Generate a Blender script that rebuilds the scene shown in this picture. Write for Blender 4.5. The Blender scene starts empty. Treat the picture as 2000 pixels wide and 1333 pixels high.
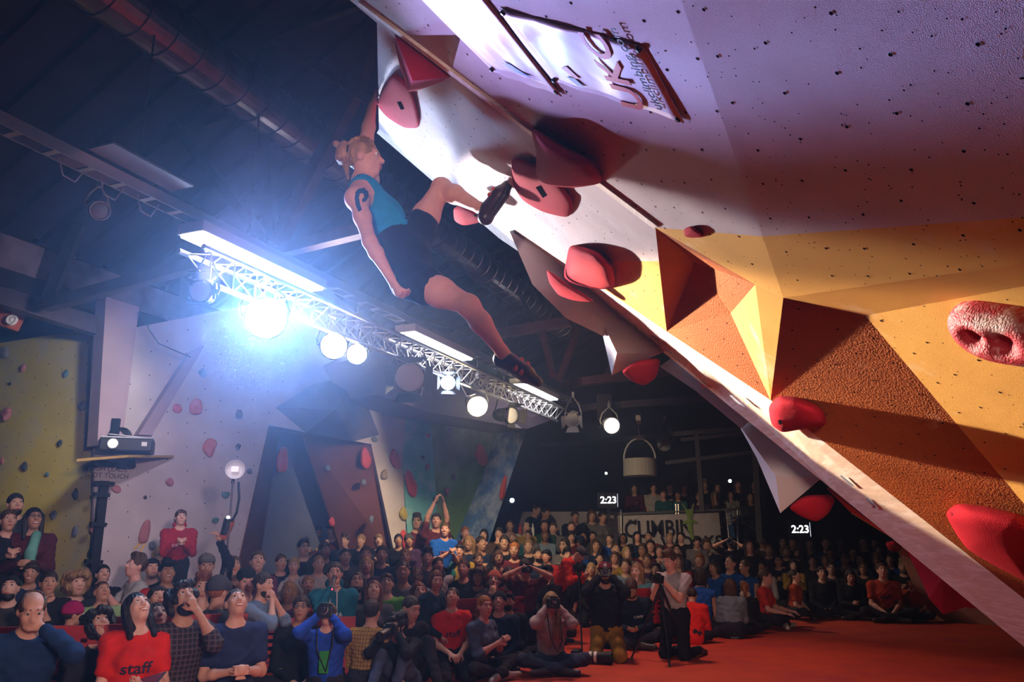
import bpy, bmesh, math, random
import numpy as np
from mathutils import Vector, Matrix
from mathutils.bvhtree import BVHTree
R = math.radians
rng = random.Random(7); HAZE = 0.0030
S = bpy.context.scene
COL = S.collection
# ------------------------------------------------------------------ camera
F = 1540.0; CAMZ = 1.48; PITCH = math.atan(379.0 / F)
cd = bpy.data.cameras.new('camera'); cam = bpy.data.objects.new('camera', cd); COL.objects.link(cam)
cd.sensor_width = 36.0; cd.lens = 36.0 * F / 2000.0; cd.clip_start = 0.05; cd.clip_end = 200
cam.location = (0, 0, CAMZ); cam.rotation_euler = (R(90) + PITCH, 0, 0)
S.camera = cam
CP, SP = math.cos(PITCH), math.sin(PITCH)
CAM = Vector((0, 0, CAMZ))
def ray(px, py):
    u = 666.5 - py
    return Vector((px - 1000.0, F * CP - u * SP, F * SP + u * CP))
def at(px, py, Y):                                  # the point of a pixel's sight line at distance Y along the hall
    d = ray(px, py); return CAM + d * (Y / d.y)
def on_plane(px, py, p0, n):
    d = ray(px, py); return CAM + d * ((p0 - CAM).dot(n) / d.dot(n))
def on_floor(px, py, z=0.0):
    return on_plane(px, py, Vector((0, 0, z)), Vector((0, 0, 1)))
AX = Vector((0.379, 0.925, 0)).normalized()         # long axis of the hall
CX = Vector((AX.y, -AX.x, 0))                       # across the hall, to the right
# ------------------------------------------------------------------ world, exposure
S.view_settings.view_transform = 'Standard'; S.view_settings.look = 'None'
S.view_settings.gamma = 1.0; S.view_settings.use_curve_mapping = False
S.view_settings.exposure = 0.0
c_ = S.cycles; c_.max_bounces = 5; c_.diffuse_bounces = 3; c_.glossy_bounces = 2; c_.transmission_bounces = 2; c_.caustics_reflective = False; c_.caustics_refractive = False; c_.sample_clamp_indirect = 4.0; c_.use_adaptive_sampling = True; c_.adaptive_threshold = .06; c_.volume_bounces = 0; c_.use_light_tree = False
w = bpy.data.worlds.new('hall'); S.world = w; w.use_nodes = True
w.node_tree.nodes['Background'].inputs[0].default_value = (0.30, 0.16, 0.50, 1)
w.node_tree.nodes['Background'].inputs[1].default_value = 0.028
vs = w.node_tree.nodes.new('ShaderNodeVolumeScatter')          # thin stage haze filling the hall
vs.inputs['Density'].default_value = HAZE; vs.inputs['Anisotropy'].default_value = .86; vs.inputs['Color'].default_value = (.80, .88, 1, 1)
w.node_tree.links.new(vs.outputs[0], w.node_tree.nodes['World Output'].inputs['Volume']); w.cycles.homogeneous_volume = True
# ------------------------------------------------------------------ stage lamps (light side; visible housings are built with the rig) and added fill lights
def spot(name, loc, target, power, col, cone, blend=0.25, size=0.12):
    l = bpy.data.lights.new(name, 'SPOT'); l.energy = power; l.color = col
    l.spot_size = R(cone); l.spot_blend = blend; l.shadow_soft_size = size
    o = bpy.data.objects.new(name, l); COL.objects.link(o); o.location = loc
    o.rotation_euler = (Vector(target) - Vector(loc)).to_track_quat('-Z', 'Y').to_euler()
    return o
LAMP_BLUE = at(520, 622, 7.3); LAMP_PINK = at(652, 676, 8.5); LAMP_SIDE = at(697, 692, 8.9); LAMP_WARM = at(932, 794, 11.8)
KEY = LAMP_BLUE + Vector((.22, -.12, -.02))
LAMP_NEAR = at(392, 568, 6.5)
spot('spot_light_blue', LAMP_NEAR + Vector((.03, -.16, 0)), LAMP_NEAR + Vector((.03 + .512, -.16 - .852, -.112)), 2300, (.50, .42, 1.0), 18.4, .85, .04)
spot('spot_light_pale', LAMP_PINK + Vector((.1, -.2, 0)), at(800, 235, 4.8), 1900, (.66, .74, 1.0), 16, .5, .05)
spot('spot_light_white', KEY, KEY + Vector((.706, -.703, -.075)), 1750, (1.0, .86, .82), 28.6, .12, .05)
spot('spot_light_warm', KEY, at(1800, 900, 3.3), 4600, (1.0, .70, .46), 23, .3, .05)
spot('spot_light_green_wall', LAMP_WARM + Vector((.1, -.2, 0)), (-.8, 14.0, 2.4), 480, (1.0, .75, .42), 120, .8, .06)
spot('spot_light_mat', (1.2, 11.0, 5.6), (1.3, 9.4, 0), 620, (1.0, .52, .46), 100, .8, .3)
spot('fill_light_crowd', (1.6, -1.0, 2.8), (-2.0, 8.6, .7), 1550, (1.0, .70, .63), 46, .6, .2)  # added fill from behind the camera, no lamp there; brightens the crowd
spot('fill_light_left_wall', at(425, 588, 6.7), (-5.6, 10.3, 2.9), 230, (.95, .80, 1.0), 100, .8, .1)  # added wash for the left walls, has no housing on the truss
spot('spot_light_glare', LAMP_BLUE + Vector((.08, -.24, -.06)), (.25, .0, 1.5), 5200, (.20, .40, 1.0), 30, .9, .15)
spot('fill_light_crowd_right', (.3, -1.0, 2.0), (3.3, 13.4, .35), 1050, (1.0, .66, .52), 20, .7, .2)  # added, unseen: lifts the right-hand crowd from behind the camera
spot('spot_light_far', at(1195, 838, 15.3), (7.0, 14.0, .5), 280, (1.0, .72, .55), 62, .8, .1)
spot('fill_light_climber', (-.9, -1.6, 2.3), at(770, 430, 4.3), 900, (1.0, .62, .54), 17, .7, .12)  # added front fill for the climber, no real lamp behind it
spot('fill_light_yellow_wall', at(400, 575, 6.7), (-6.8, 10.8, 2.9), 800, (1.0, .95, .72), 40, .8, .1)  # second added wash, brightens the yellow wall without a lamp of its own
# ------------------------------------------------------------------ materials
MATS = {}
def mat(name, col=(.5, .5, .5), rough=.6, metal=0.0, emit=0.0, objcol=False, var=0.0, vscale=6.0, col2=None, c2scale=3.0, c2lo=.5, c2hi=.65,
        bump=0.0, bscale=60.0, spec=.4, alpha=1.0, stretch=None, wave=None):
    if name in MATS: return MATS[name]
    m = bpy.data.materials.new(name); m.use_nodes = True; nt = m.node_tree; N = nt.nodes; L = nt.links
    b = N['Principled BSDF']; b.inputs['Roughness'].default_value = rough; b.inputs['Metallic'].default_value = metal
    b.inputs['Specular IOR Level'].default_value = spec
    tc = N.new('ShaderNodeTexCoord'); src = tc.outputs['Object']
    if stretch:
        mp = N.new('ShaderNodeMapping'); mp.inputs['Scale'].default_value = stretch; L.new(src, mp.inputs['Vector']); src = mp.outputs[0]
    c4 = (*col, 1)
    if objcol:
        oi = N.new('ShaderNodeObjectInfo'); cur = oi.outputs['Color']
    else:
        rgb = N.new('ShaderNodeRGB'); rgb.outputs[0].default_value = c4; cur = rgb.outputs[0]
    def mix(kind, fac, a, bb):
        x = N.new('ShaderNodeMix'); x.data_type = 'RGBA'; x.blend_type = kind
        if isinstance(fac, float): x.inputs[0].default_value = fac
        else: L.new(fac, x.inputs[0])
        for sock, v in ((x.inputs[6], a), (x.inputs[7], bb)):
            if isinstance(v, tuple): sock.default_value = v
            else: L.new(v, sock)
        return x.outputs[2]
    if var:
        n = N.new('ShaderNodeTexNoise'); n.inputs['Scale'].default_value = vscale; n.inputs['Detail'].default_value = 2; L.new(src, n.inputs['Vector'])
        mr = N.new('ShaderNodeMapRange'); mr.inputs[1].default_value = .3; mr.inputs[2].default_value = .7
        mr.inputs[3].default_value = 1 - var; mr.inputs[4].default_value = 1 + var * .6; L.new(n.outputs[0], mr.inputs[0])
        cb = N.new('ShaderNodeCombineColor')
        for i in range(3): L.new(mr.outputs[0], cb.inputs[i])
        cur = mix('MULTIPLY', 1.0, cur, cb.outputs[0])
    if col2:
        n = N.new('ShaderNodeTexNoise'); n.inputs['Scale'].default_value = c2scale; n.inputs['Detail'].default_value = 4; n.inputs['Roughness'].default_value = .65
        L.new(src, n.inputs['Vector'])
        mr = N.new('ShaderNodeMapRange'); mr.inputs[1].default_value = c2lo; mr.inputs[2].default_value = c2hi; L.new(n.outputs[0], mr.inputs[0])
        cur = mix('MIX', mr.outputs[0], cur, (*col2, 1))
    if wave:                                           # plaid: two crossed wave bands
        for ax in ('X', 'Z'):
            wv = N.new('ShaderNodeTexWave'); wv.bands_direction = ax; wv.inputs['Scale'].default_value = wave[0]; L.new(tc.outputs['Object'], wv.inputs['Vector'])
            mr = N.new('ShaderNodeMapRange'); mr.inputs[1].default_value = .72; mr.inputs[2].default_value = .82; mr.inputs[4].default_value = .6; L.new(wv.outputs['Fac'], mr.inputs[0])
            cur = mix('MIX', mr.outputs[0], cur, (*wave[1], 1))
    L.new(cur, b.inputs['Base Color'])
    if emit:
        L.new(cur, b.inputs['Emission Color']); b.inputs['Emission Strength'].default_value = emit
    if bump:
        n = N.new('ShaderNodeTexNoise'); n.inputs['Scale'].default_value = bscale; n.inputs['Detail'].default_value = 1; L.new(src, n.inputs['Vector'])
        bp = N.new('ShaderNodeBump'); bp.inputs['Strength'].default_value = bump; bp.inputs['Distance'].default_value = .02
        L.new(n.outputs[0], bp.inputs['Height']); L.new(bp.outputs[0], b.inputs['Normal'])
    if emit and not (name.startswith('lens_') or name.startswith('fluor')): m.cycles.emission_sampling = 'NONE'
    if alpha < 1: b.inputs['Alpha'].default_value = alpha
    MATS[name] = m; return m
M_STEEL = mat('painted_steel', (.05, .035, .05), .5, .3, var=.2)
M_REDSTEEL = mat('oxide_red_steel', (.13, .035, .045), .55, .2, var=.25)
M_ALU = mat('aluminium', (.62, .62, .64), .35, .85)
M_WHITE = mat('white_enamel', (.75, .75, .76), .4)
M_BLACK = mat('black_plastic', (.012, .012, .014), .4)
M_BLACKM = mat('black_matt', (.01, .01, .012), .8)
M_PLY = mat('plywood', (.80, .70, .58), .65, var=.12, vscale=4, col2=(.92, .88, .82), c2scale=2, stretch=(1.2, 1.2, 14), bump=.15, bscale=40)
M_SKIN = mat('skin', objcol=True, rough=.52, var=.06, vscale=30, spec=.35)
M_CLOTH = mat('cloth', objcol=True, rough=.9, var=.2, vscale=9, bump=1.0, bscale=9, spec=.15)
M_HAIR = mat('hair', objcol=True, rough=.5, var=.5, vscale=22, bump=1.0, bscale=50, stretch=(1, 1, .3), spec=.3)
M_SHINY = mat('tinted_plastic', objcol=True, rough=.4, var=.08)
M_EYE = mat('eye_white', (.75, .72, .70), .25)
M_IRIS = mat('eye_iris', (.03, .02, .015), .2)
M_TEETH = mat('teeth', (.72, .68, .62), .35)
# ------------------------------------------------------------------ object helpers
def tag(o, label=None, cat=None, group=None, kind=None):
    if label: o['label'] = label
    if cat: o['category'] = cat
    if group: o['group'] = group
    if kind: o['kind'] = kind
    return o
def mobj(name, me, m=None, parent=None, color=None):
    o = bpy.data.objects.new(name, me); COL.objects.link(o)
    if m is not None and not me.materials: me.materials.append(m)
    if parent is not None: o.parent = parent
    if color is not None: o.color = (*color, 1)
    return o
def empty(name, loc=(0, 0, 0), rz=0.0, parent=None):
    o = bpy.data.objects.new(name, None); COL.objects.link(o); o.location = loc; o.rotation_euler = (0, 0, rz)
    o.empty_display_size = .1
    if parent is not None: o.parent = parent
    return o
def mesh(name, V, Fs, smooth=False):
    me = bpy.data.meshes.new(name); me.from_pydata([tuple(v) for v in V], [], [tuple(f) for f in Fs]); me.update()
    if smooth: me.polygons.foreach_set('use_smooth', [True] * len(me.polygons))
    return me
class MB:                                           # collects shapes into one mesh
    def __init__(s): s.V = []; s.F = []
    def add(s, V, Fs):
        n = len(s.V); s.V += [Vector(v) for v in V]; s.F += [tuple(i + n for i in f) for f in Fs]; return s
    def box(s, c, size, M=None):
        c = Vector(c); h = [x / 2 for x in size]
        V = [Vector((x * h[0], y * h[1], z * h[2])) for x in (-1, 1) for y in (-1, 1) for z in (-1, 1)]
        if M is not None: V = [M @ v for v in V]
        return s.add([c + v for v in V], [(0, 1, 3, 2), (4, 6, 7, 5), (0, 4, 5, 1), (2, 3, 7, 6), (0, 2, 6, 4), (1, 5, 7, 3)])
    def beam(s, a, b, w, h, up=(0, 0, 1)):           # rectangular bar from a to b
        a, b = Vector(a), Vector(b); d = (b - a); L = d.length; d = d / L
        x = d.cross(Vector(up));
        if x.length < 1e-4: x = d.cross(Vector((1, 0, 0)))
        x.normalize(); z = x.cross(d)
        M = Matrix((x, d, z)).transposed()
        return s.box((a + b) / 2, (w, L, h), M)
    def tube(s, pts, r, n=8, cap=True):
        pts = [Vector(p) for p in pts]; rs = r if isinstance(r, (list, tuple)) else [r] * len(pts)
        V = []; Fs = []; px = None
        for i, p in enumerate(pts):
            t = (pts[min(i + 1, len(pts) - 1)] - pts[max(i - 1, 0)]).normalized()
            if px is None:
                px = t.orthogonal().normalized()
            else:
                px = (px - t * px.dot(t)); px = px.normalized() if px.length > 1e-5 else t.orthogonal().normalized()
            py = t.cross(px)
            V += [p + (px * math.cos(2 * math.pi * k / n) + py * math.sin(2 * math.pi * k / n)) * rs[i] for k in range(n)]
        for i in range(len(pts) - 1):
            for k in range(n):
                k2 = (k + 1) % n; Fs.append((i * n + k, i * n + k2, (i + 1) * n + k2, (i + 1) * n + k))
        if cap: Fs.append(tuple(range(n))[::-1]); Fs.append(tuple((len(pts) - 1) * n + k for k in range(n)))
        return s.add(V, Fs)
    def lathe(s, a, d, prof, n=20):                  # prof: (distance along d, radius)
        a = Vector(a); d = Vector(d).normalized(); x = d.orthogonal().normalized(); y = d.cross(x); V = []; Fs = []
        for t, r in prof: V += [a + d * t + (x * math.cos(2 * math.pi * k / n) + y * math.sin(2 * math.pi * k / n)) * r for k in range(n)]
        for i in range(len(prof) - 1):
            for k in range(n):
                k2 = (k + 1) % n; Fs.append((i * n + k, i * n + k2, (i + 1) * n + k2, (i + 1) * n + k))
        return s.add(V, Fs)
    def slab(s, poly, n, th):                        # polygon pushed back along -n by th
        poly = [Vector(p) for p in poly]; k = len(poly); b = [p - Vector(n) * th for p in poly]
        return s.add(poly + b, [tuple(range(k)), tuple(range(2 * k - 1, k - 1, -1))] + [(i, i + k, (i + 1) % k + k, (i + 1) % k) for i in range(k)])
    def build(s, name, m, parent=None, color=None, smooth=False, sub=0, bevel=0):
        me = mesh(name, s.V, s.F, smooth); o = mobj(name, me, m, parent, color)
        if bevel:
            x = o.modifiers.new('bevel', 'BEVEL'); x.width = bevel; x.segments = 2; x.limit_method = 'ANGLE'
        if sub:
            x = o.modifiers.new('smooth', 'SUBSURF'); x.levels = sub; x.render_levels = sub
        return o
def struct(name, mb, m, parent=None, label=None, **k):
    o = mb.build(name, m, parent, **k); tag(o, label, None, None, 'structure'); return o
def text_mesh(name, body, size, ext=.002, bold=True, shear=0.0):
    cu = bpy.data.curves.new(name, 'FONT'); cu.body = body; cu.size = size; cu.extrude = ext; cu.align_x = 'CENTER'; cu.align_y = 'CENTER'
    cu.shear = shear; cu.resolution_u = 3
    if bold: cu.offset = size * .018
    o = bpy.data.objects.new(name, cu); COL.objects.link(o); bpy.context.view_layer.update()
    me = bpy.data.meshes.new_from_object(o.evaluated_get(bpy.context.evaluated_depsgraph_get()))
    bpy.data.objects.remove(o); bpy.data.curves.remove(cu); me.name = name
    return me
def frame(o, x, y, z):                              # object matrix from origin and two axes
    x = Vector(x).normalized(); y = Vector(y); y = (y - x * y.dot(x)).normalized(); zz = x.cross(y)
    M = Matrix((x, y, zz)).transposed().to_4x4(); M.translation = o; return M
# ------------------------------------------------------------------ signed-distance shapes to one continuous mesh
def RC(a, b, ra, rb=None, k=.03, flat=None): return ('rc', np.array(a, float), np.array(b, float), ra, ra if rb is None else rb, k, flat)
def EL(c, r, k=.02, rot=None, sub=False): return ('el', np.array(c, float), np.array(r, float), None if rot is None else np.array(rot, float), k, sub)
def sdf_mesh(name, prims, vox, smooth=True, wrinkle=0.0):
    lo = np.full(3, 1e9); hi = -lo; bb = []
    for p in prims:
        if p[0] == 'rc':
            r = max(p[3], p[4]) * (max(1.0, p[6][1]) if p[6] else 1); m = r + p[5] + 2 * vox
            l = np.minimum(p[1], p[2]) - m; h = np.maximum(p[1], p[2]) + m
        else:
            r = p[2].max(); m = r + p[4] + 2 * vox; l = p[1] - m; h = p[1] + m
        bb.append((l, h))
        if not (p[0] == 'el' and p[5]): lo = np.minimum(lo, l); hi = np.maximum(hi, h)
    n = np.ceil((hi - lo) / vox).astype(int) + 1
    G = np.full(n, 1.0, np.float32)
    for p, (l, h) in zip(prims, bb):
        i0 = np.clip(np.floor((l - lo) / vox).astype(int), 0, n); i1 = np.clip(np.ceil((h - lo) / vox).astype(int) + 1, 0, n)
        if (i1 <= i0).any(): continue
        X = (lo[0] + vox * np.arange(i0[0], i1[0], dtype=np.float32))[:, None, None]
        Y = (lo[1] + vox * np.arange(i0[1], i1[1], dtype=np.float32))[None, :, None]
        Z = (lo[2] + vox * np.arange(i0[2], i1[2], dtype=np.float32))[None, None, :]
        if p[0] == 'rc':
            a, b, ra, rb, k, flat = p[1:]
            d = b - a; L2 = max(float(d @ d), 1e-9)
            x, y, z = X - a[0], Y - a[1], Z - a[2]
            t = np.clip((x * d[0] + y * d[1] + z * d[2]) / L2, 0, 1)
            x, y, z = x - t * d[0], y - t * d[1], z - t * d[2]
            if flat:
                fd, fs = flat; q = x * fd[0] + y * fd[1] + z * fd[2]; e = (1 / fs - 1)
                x, y, z = x + q * e * fd[0], y + q * e * fd[1], z + q * e * fd[2]
            D = np.sqrt(x * x + y * y + z * z) - (ra + (rb - ra) * t)
            if flat and flat[1] < 1: D = D * (.5 + .5 * flat[1])
            sub = False
        else:
            c, r, rot, k, sub = p[1:]
            x, y, z = X - c[0], Y - c[1], Z - c[2]
            if rot is not None: x, y, z = (rot[0][0] * x + rot[1][0] * y + rot[2][0] * z, rot[0][1] * x + rot[1][1] * y + rot[2][1] * z, rot[0][2] * x + rot[1][2] * y + rot[2][2] * z)
            k0 = np.sqrt((x / r[0]) ** 2 + (y / r[1]) ** 2 + (z / r[2]) ** 2)
            k1 = np.sqrt((x / r[0] ** 2) ** 2 + (y / r[1] ** 2) ** 2 + (z / r[2] ** 2) ** 2) + 1e-6
            D = k0 * (k0 - 1) / k1
        sl = tuple(slice(i0[i], i1[i]) for i in range(3)); g = G[sl]
        k = max(k, 1e-4)
        if sub:
            hh = np.clip(k - np.abs(g + D), 0, None) / k; G[sl] = np.maximum(g, -D) + hh * hh * k * .25
        else:
            hh = np.clip(k - np.abs(g - D), 0, None) / k; G[sl] = np.minimum(g, D) - hh * hh * k * .25
    s = G < 0
    c = [s[i:n[0] - 1 + i, j:n[1] - 1 + j, k:n[2] - 1 + k] for i in (0, 1) for j in (0, 1) for k in (0, 1)]
    cnt = sum(x.astype(np.int8) for x in c); act = (cnt > 0) & (cnt < 8)
    ix = np.argwhere(act); idm = np.full(act.shape, -1, np.int32); idm[act] = np.arange(len(ix))
    offs = np.array([(i, j, k) for i in (0, 1) for j in (0, 1) for k in (0, 1)])
    val = np.stack([G[ix[:, 0] + o[0], ix[:, 1] + o[1], ix[:, 2] + o[2]] for o in offs], 1)
    P = np.zeros((len(ix), 3)); W = np.zeros(len(ix))
    for a in range(8):
        for b in range(a + 1, 8):
            if abs(offs[a] - offs[b]).sum() != 1: continue
            va, vb = val[:, a], val[:, b]; m = (va < 0) != (vb < 0)
            t = np.where(m, va / np.where(m, va - vb, 1), 0)[:, None]
            P += m[:, None] * (offs[a] + t * (offs[b] - offs[a])); W += m
    V = lo + vox * (ix + P / W[:, None])
    quads = []
    for ax in range(3):
        u, v = (ax + 1) % 3, (ax + 2) % 3
        A = [slice(1, -1)] * 3; A[ax] = slice(0, n[ax] - 1); B = list(A); B[ax] = slice(1, n[ax])
        m = s[tuple(A)] != s[tuple(B)]; e = np.argwhere(m)
        if not len(e): continue
        e[:, u] += 1; e[:, v] += 1
        ins = s[e[:, 0], e[:, 1], e[:, 2]]
        def cid(du, dv):
            q = e.copy(); q[:, u] += du; q[:, v] += dv; return idm[q[:, 0], q[:, 1], q[:, 2]]
        q = np.stack([cid(-1, -1), cid(0, -1), cid(0, 0), cid(-1, 0)], 1)
        q[~ins] = q[~ins][:, ::-1]; quads.append(q)
    Q = np.concatenate(quads) if quads else np.zeros((0, 4), int)
    Q = Q[(Q >= 0).all(1)]
    me = bpy.data.meshes.new(name); me.vertices.add(len(V)); me.vertices.foreach_set('co', V.astype(np.float32).ravel())
    me.loops.add(len(Q) * 4); me.loops.foreach_set('vertex_index', Q.astype(np.int32).ravel())
    me.polygons.add(len(Q)); me.polygons.foreach_set('loop_start', np.arange(0, len(Q) * 4, 4, dtype=np.int32))
    me.update(); me.validate()
    if wrinkle:                                        # soft folds pushed along the normals
        nv = len(me.vertices); C = np.empty(nv * 3, np.float32); Nn = np.empty(nv * 3, np.float32)
        me.vertices.foreach_get('co', C); me.vertex_normals.foreach_get('vector', Nn); C = C.reshape(-1, 3); Nn = Nn.reshape(-1, 3); x, y, z = C.T; ph = len(V) % 97
        a = np.sin(38 * z + 22 * x + 3.0 * np.sin(9 * x + 7 * y + ph)) * np.sin(5 * x + 8 * z + ph); b = np.sin(52 * x - 30 * z + 2.5 * np.sin(12 * z + ph) + 11 * y) * np.sin(6 * y - 7 * z + 1.7 * ph)
        C += Nn * ((1 - 2 * np.abs(a)) * .6 + b * .5)[:, None] * wrinkle
        me.vertices.foreach_set('co', C.ravel()); me.update()
    if smooth: me.polygons.foreach_set('use_smooth', np.ones(len(me.polygons), bool))
    return me
# ================================================================== the hall
UP = Vector((0, 0, 1))
M_MAT = mat('red_mat', (.52, .05, .0135), .75, var=.14, vscale=2.2, bump=.25, bscale=180, col2=(.40, .03, .03), c2scale=.8)
struct('floor', MB().slab([(-14, -3, 0), (14, -3, 0), (18, 26, 0), (-14, 26, 0)], UP, .3), M_MAT, label='red matting covering the arena floor')
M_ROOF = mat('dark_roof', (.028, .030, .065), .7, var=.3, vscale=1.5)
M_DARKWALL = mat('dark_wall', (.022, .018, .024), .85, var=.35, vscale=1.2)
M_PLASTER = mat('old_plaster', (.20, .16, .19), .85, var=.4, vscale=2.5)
# roof: a ribbed slope rising from the left eave
EAVE = at(0, 452, 8.6); RISE = (CX * 1.0 + UP * .54)
mb = MB()
for k in range(64):                                   # one rib per sheet corrugation
    a = EAVE + AX * (-9 + k * .5); b = a + AX * .38; c = a + AX * .40 + UP * .07; d = a + AX * .48 + UP * .07
    for p, q in ((a, b), (b, c), (c, d), (d, a + AX * .5)):
        n = len(mb.V); mb.add([p, q, q + RISE * 9, p + RISE * 9], [(0, 3, 2, 1)])
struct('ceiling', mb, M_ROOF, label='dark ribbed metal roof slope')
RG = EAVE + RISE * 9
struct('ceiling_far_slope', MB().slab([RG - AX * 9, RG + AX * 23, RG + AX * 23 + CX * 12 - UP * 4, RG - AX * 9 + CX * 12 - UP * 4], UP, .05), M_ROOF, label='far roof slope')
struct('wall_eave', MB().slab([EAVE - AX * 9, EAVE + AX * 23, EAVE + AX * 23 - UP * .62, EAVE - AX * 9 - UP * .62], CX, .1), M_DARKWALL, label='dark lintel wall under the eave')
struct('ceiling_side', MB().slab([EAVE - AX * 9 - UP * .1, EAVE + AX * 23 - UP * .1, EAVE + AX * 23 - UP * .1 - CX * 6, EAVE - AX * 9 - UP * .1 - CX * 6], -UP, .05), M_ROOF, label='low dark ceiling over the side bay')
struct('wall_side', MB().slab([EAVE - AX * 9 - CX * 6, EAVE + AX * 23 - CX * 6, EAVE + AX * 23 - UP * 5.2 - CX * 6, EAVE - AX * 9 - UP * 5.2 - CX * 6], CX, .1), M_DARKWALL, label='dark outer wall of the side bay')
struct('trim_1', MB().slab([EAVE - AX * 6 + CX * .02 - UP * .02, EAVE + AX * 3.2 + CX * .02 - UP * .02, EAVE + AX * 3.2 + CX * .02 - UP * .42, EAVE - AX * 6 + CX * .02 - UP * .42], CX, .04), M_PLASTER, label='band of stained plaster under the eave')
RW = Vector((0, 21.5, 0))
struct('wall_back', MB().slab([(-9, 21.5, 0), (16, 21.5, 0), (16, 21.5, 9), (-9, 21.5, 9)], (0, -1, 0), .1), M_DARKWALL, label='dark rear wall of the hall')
struct('wall_right', MB().slab([(9.8, 7, 0), (9.8, 22, 0), (9.8, 22, 8), (9.8, 7, 8)], (-1, 0, 0), .1), M_DARKWALL, label='dark right-hand wall of the hall')
# ------------------------------------------------------------------ left climbing walls
def paint(name, c, **k):
    k.setdefault('var', .16); k.setdefault('vscale', 1.6); k.setdefault('bump', .35); k.setdefault('bscale', 160); k.setdefault('spec', .12)
    return mat(name, c, .8, **k)
P_WHITE = paint('grey_white_paint', (.58, .52, .55), col2=(.44, .39, .43), c2scale=.9, c2lo=.45, c2hi=.8)
P_YELLOW_OLD = paint('worn_yellow_paint', (.62, .52, .10), col2=(.30, .32, .28), c2scale=.8, c2lo=.42, c2hi=.72)
P_CYAN = paint('cyan_paint', (.20, .55, .60), col2=(.45, .62, .62), c2scale=1.1)
P_GREEN = paint('green_paint', (.16, .29, .11), col2=(.26, .38, .20), c2scale=.8)
P_BLUE = paint('blue_paint', (.10, .22, .50), col2=(.50, .58, .68), c2scale=1.8, c2lo=.45, c2hi=.7)
P_BROWN = paint('brown_paint', (.20, .075, .06)); P_SLATE = paint('slate_paint', (.13, .15, .24)); P_DARKVOL = paint('dark_grey_paint', (.14, .13, .19))
B0 = Vector((-5.1, 10, 0)); BD = Vector((.648, .762, 0)).normalized(); BN = Vector((BD.y, -BD.x, 0))
YD = -CX; YN = -AX                                     # yellow wall runs left from B0, across the hall
def wb(px, py, off=0.0): return on_plane(px, py, B0 + BN * off, BN)
def wy(px, py, off=0.0): return on_plane(px, py, B0 + YN * off, YN)
bw = empty('wall_left', B0); tag(bw, 'painted climbing wall behind the crowd', None, None, 'structure')
def lo(o, parent):                                     # keep world placement under a moved parent
    o.location = o.location - parent.location; return o
def panel(name, pts, n, m, parent, th=.06, label=None):
    o = MB().slab(pts, n, th).build(name, m, parent); lo(o, parent)
    if label: o['label'] = label
    return o
panel('wall_panel', [wb(*p) for p in ((178, 1282), (190, 645), (265, 640), (640, 565), (800, 700), (792, 800), (787, 900), (796, 1130), (806, 1212), (798, 1212), (725, 868), (525, 830), (470, 1075), (430, 1248))], BN, P_WHITE, bw, label='grey-white climbing panel with a cave opening')
panel('wall_panel', [wb(*p) for p in ((806, 1212), (787, 900), (792, 798), (798, 690), (838, 690), (840, 805), (851, 960), (868, 1206))], BN, P_CYAN, bw, label='cyan climbing panel')
panel('wall_panel', [wb(*p) for p in ((868, 1206), (851, 960), (840, 805), (838, 690), (1040, 720), (1018, 826), (955, 1040), (930, 1200))], BN, P_GREEN, bw, label='green climbing panel')
panel('prow_panel', [wb(p[0], p[1], .35) for p in ((1004, 820), (1034, 822), (990, 955), (955, 1060), (915, 1060), (965, 940))], BN, P_BLUE, bw, .45, 'chalk-streaked blue prow panel')
# the cave
panel('cave_back', [wb(p[0], p[1], -1.1) for p in ((470, 820), (800, 840), (880, 1180), (400, 1180))], BN, P_SLATE, bw, label='slate blue back of the cave')
panel('cave_side', [wb(525, 830, -.02), wb(545, 842, -1.05), wb(500, 1150, -1.05), wb(452, 1170, -.02)], BD, P_BROWN, bw, .04)
panel('cave_roof', [wb(525, 830, -.02), wb(725, 868, -.02), wb(735, 880, -1.05), wb(545, 842, -1.05)], -UP, P_BROWN, bw, .04)
panel('cave_panel', [wb(592, 850, -.7), wb(725, 869, -.03), wb(792, 1120, -.03), wb(690, 1150, -.75)], BN, P_BROWN, bw, .05, 'brown leaning panel inside the cave')
# dark wedge above the cave
ap = wb(655, 800, .55); ring = [wb(*p) for p in ((538, 797), (610, 752), (695, 732), (740, 850), (690, 863), (598, 846))]
mb = MB(); mb.add(ring + [ap], [(i, (i + 1) % 6, 6) for i in range(6)])
tag(mb.build('wall_volume', P_DARKVOL), 'dark grey faceted volume above the cave', 'climbing volume')
# soffit above the green and cyan panels
struct('trim_2', MB().slab([wb(700, 700, .9), wb(735, 771, .9), wb(840, 806, .9), wb(1030, 838, .9), wb(1080, 820, .9), wb(820, 640, .9)], BN, .9), mat('soffit_paint', (.13, .09, .14), .8), label='dark soffit above the green climbing panel')
yw = empty('wall_yellow', B0); tag(yw, 'worn yellow climbing wall at the left edge', None, None, 'structure')
tl = B0 + YD * 7
def yz(px, py, z): p = wy(px, py); return p
panel('wall_panel', [wy(190, 640), B0, B0 + YD * 7, on_plane(-900, 815, B0, YN)], YN, P_YELLOW_OLD, yw)
panel('wall_cap', [wy(195, 600, -.3), wy(195, 640, -.3), on_plane(-900, 815, B0 - YN * .3, YN), on_plane(-900, 740, B0 - YN * .3, YN)], YN, paint('teal_paint', (.05, .16, .20)), yw)
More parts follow.
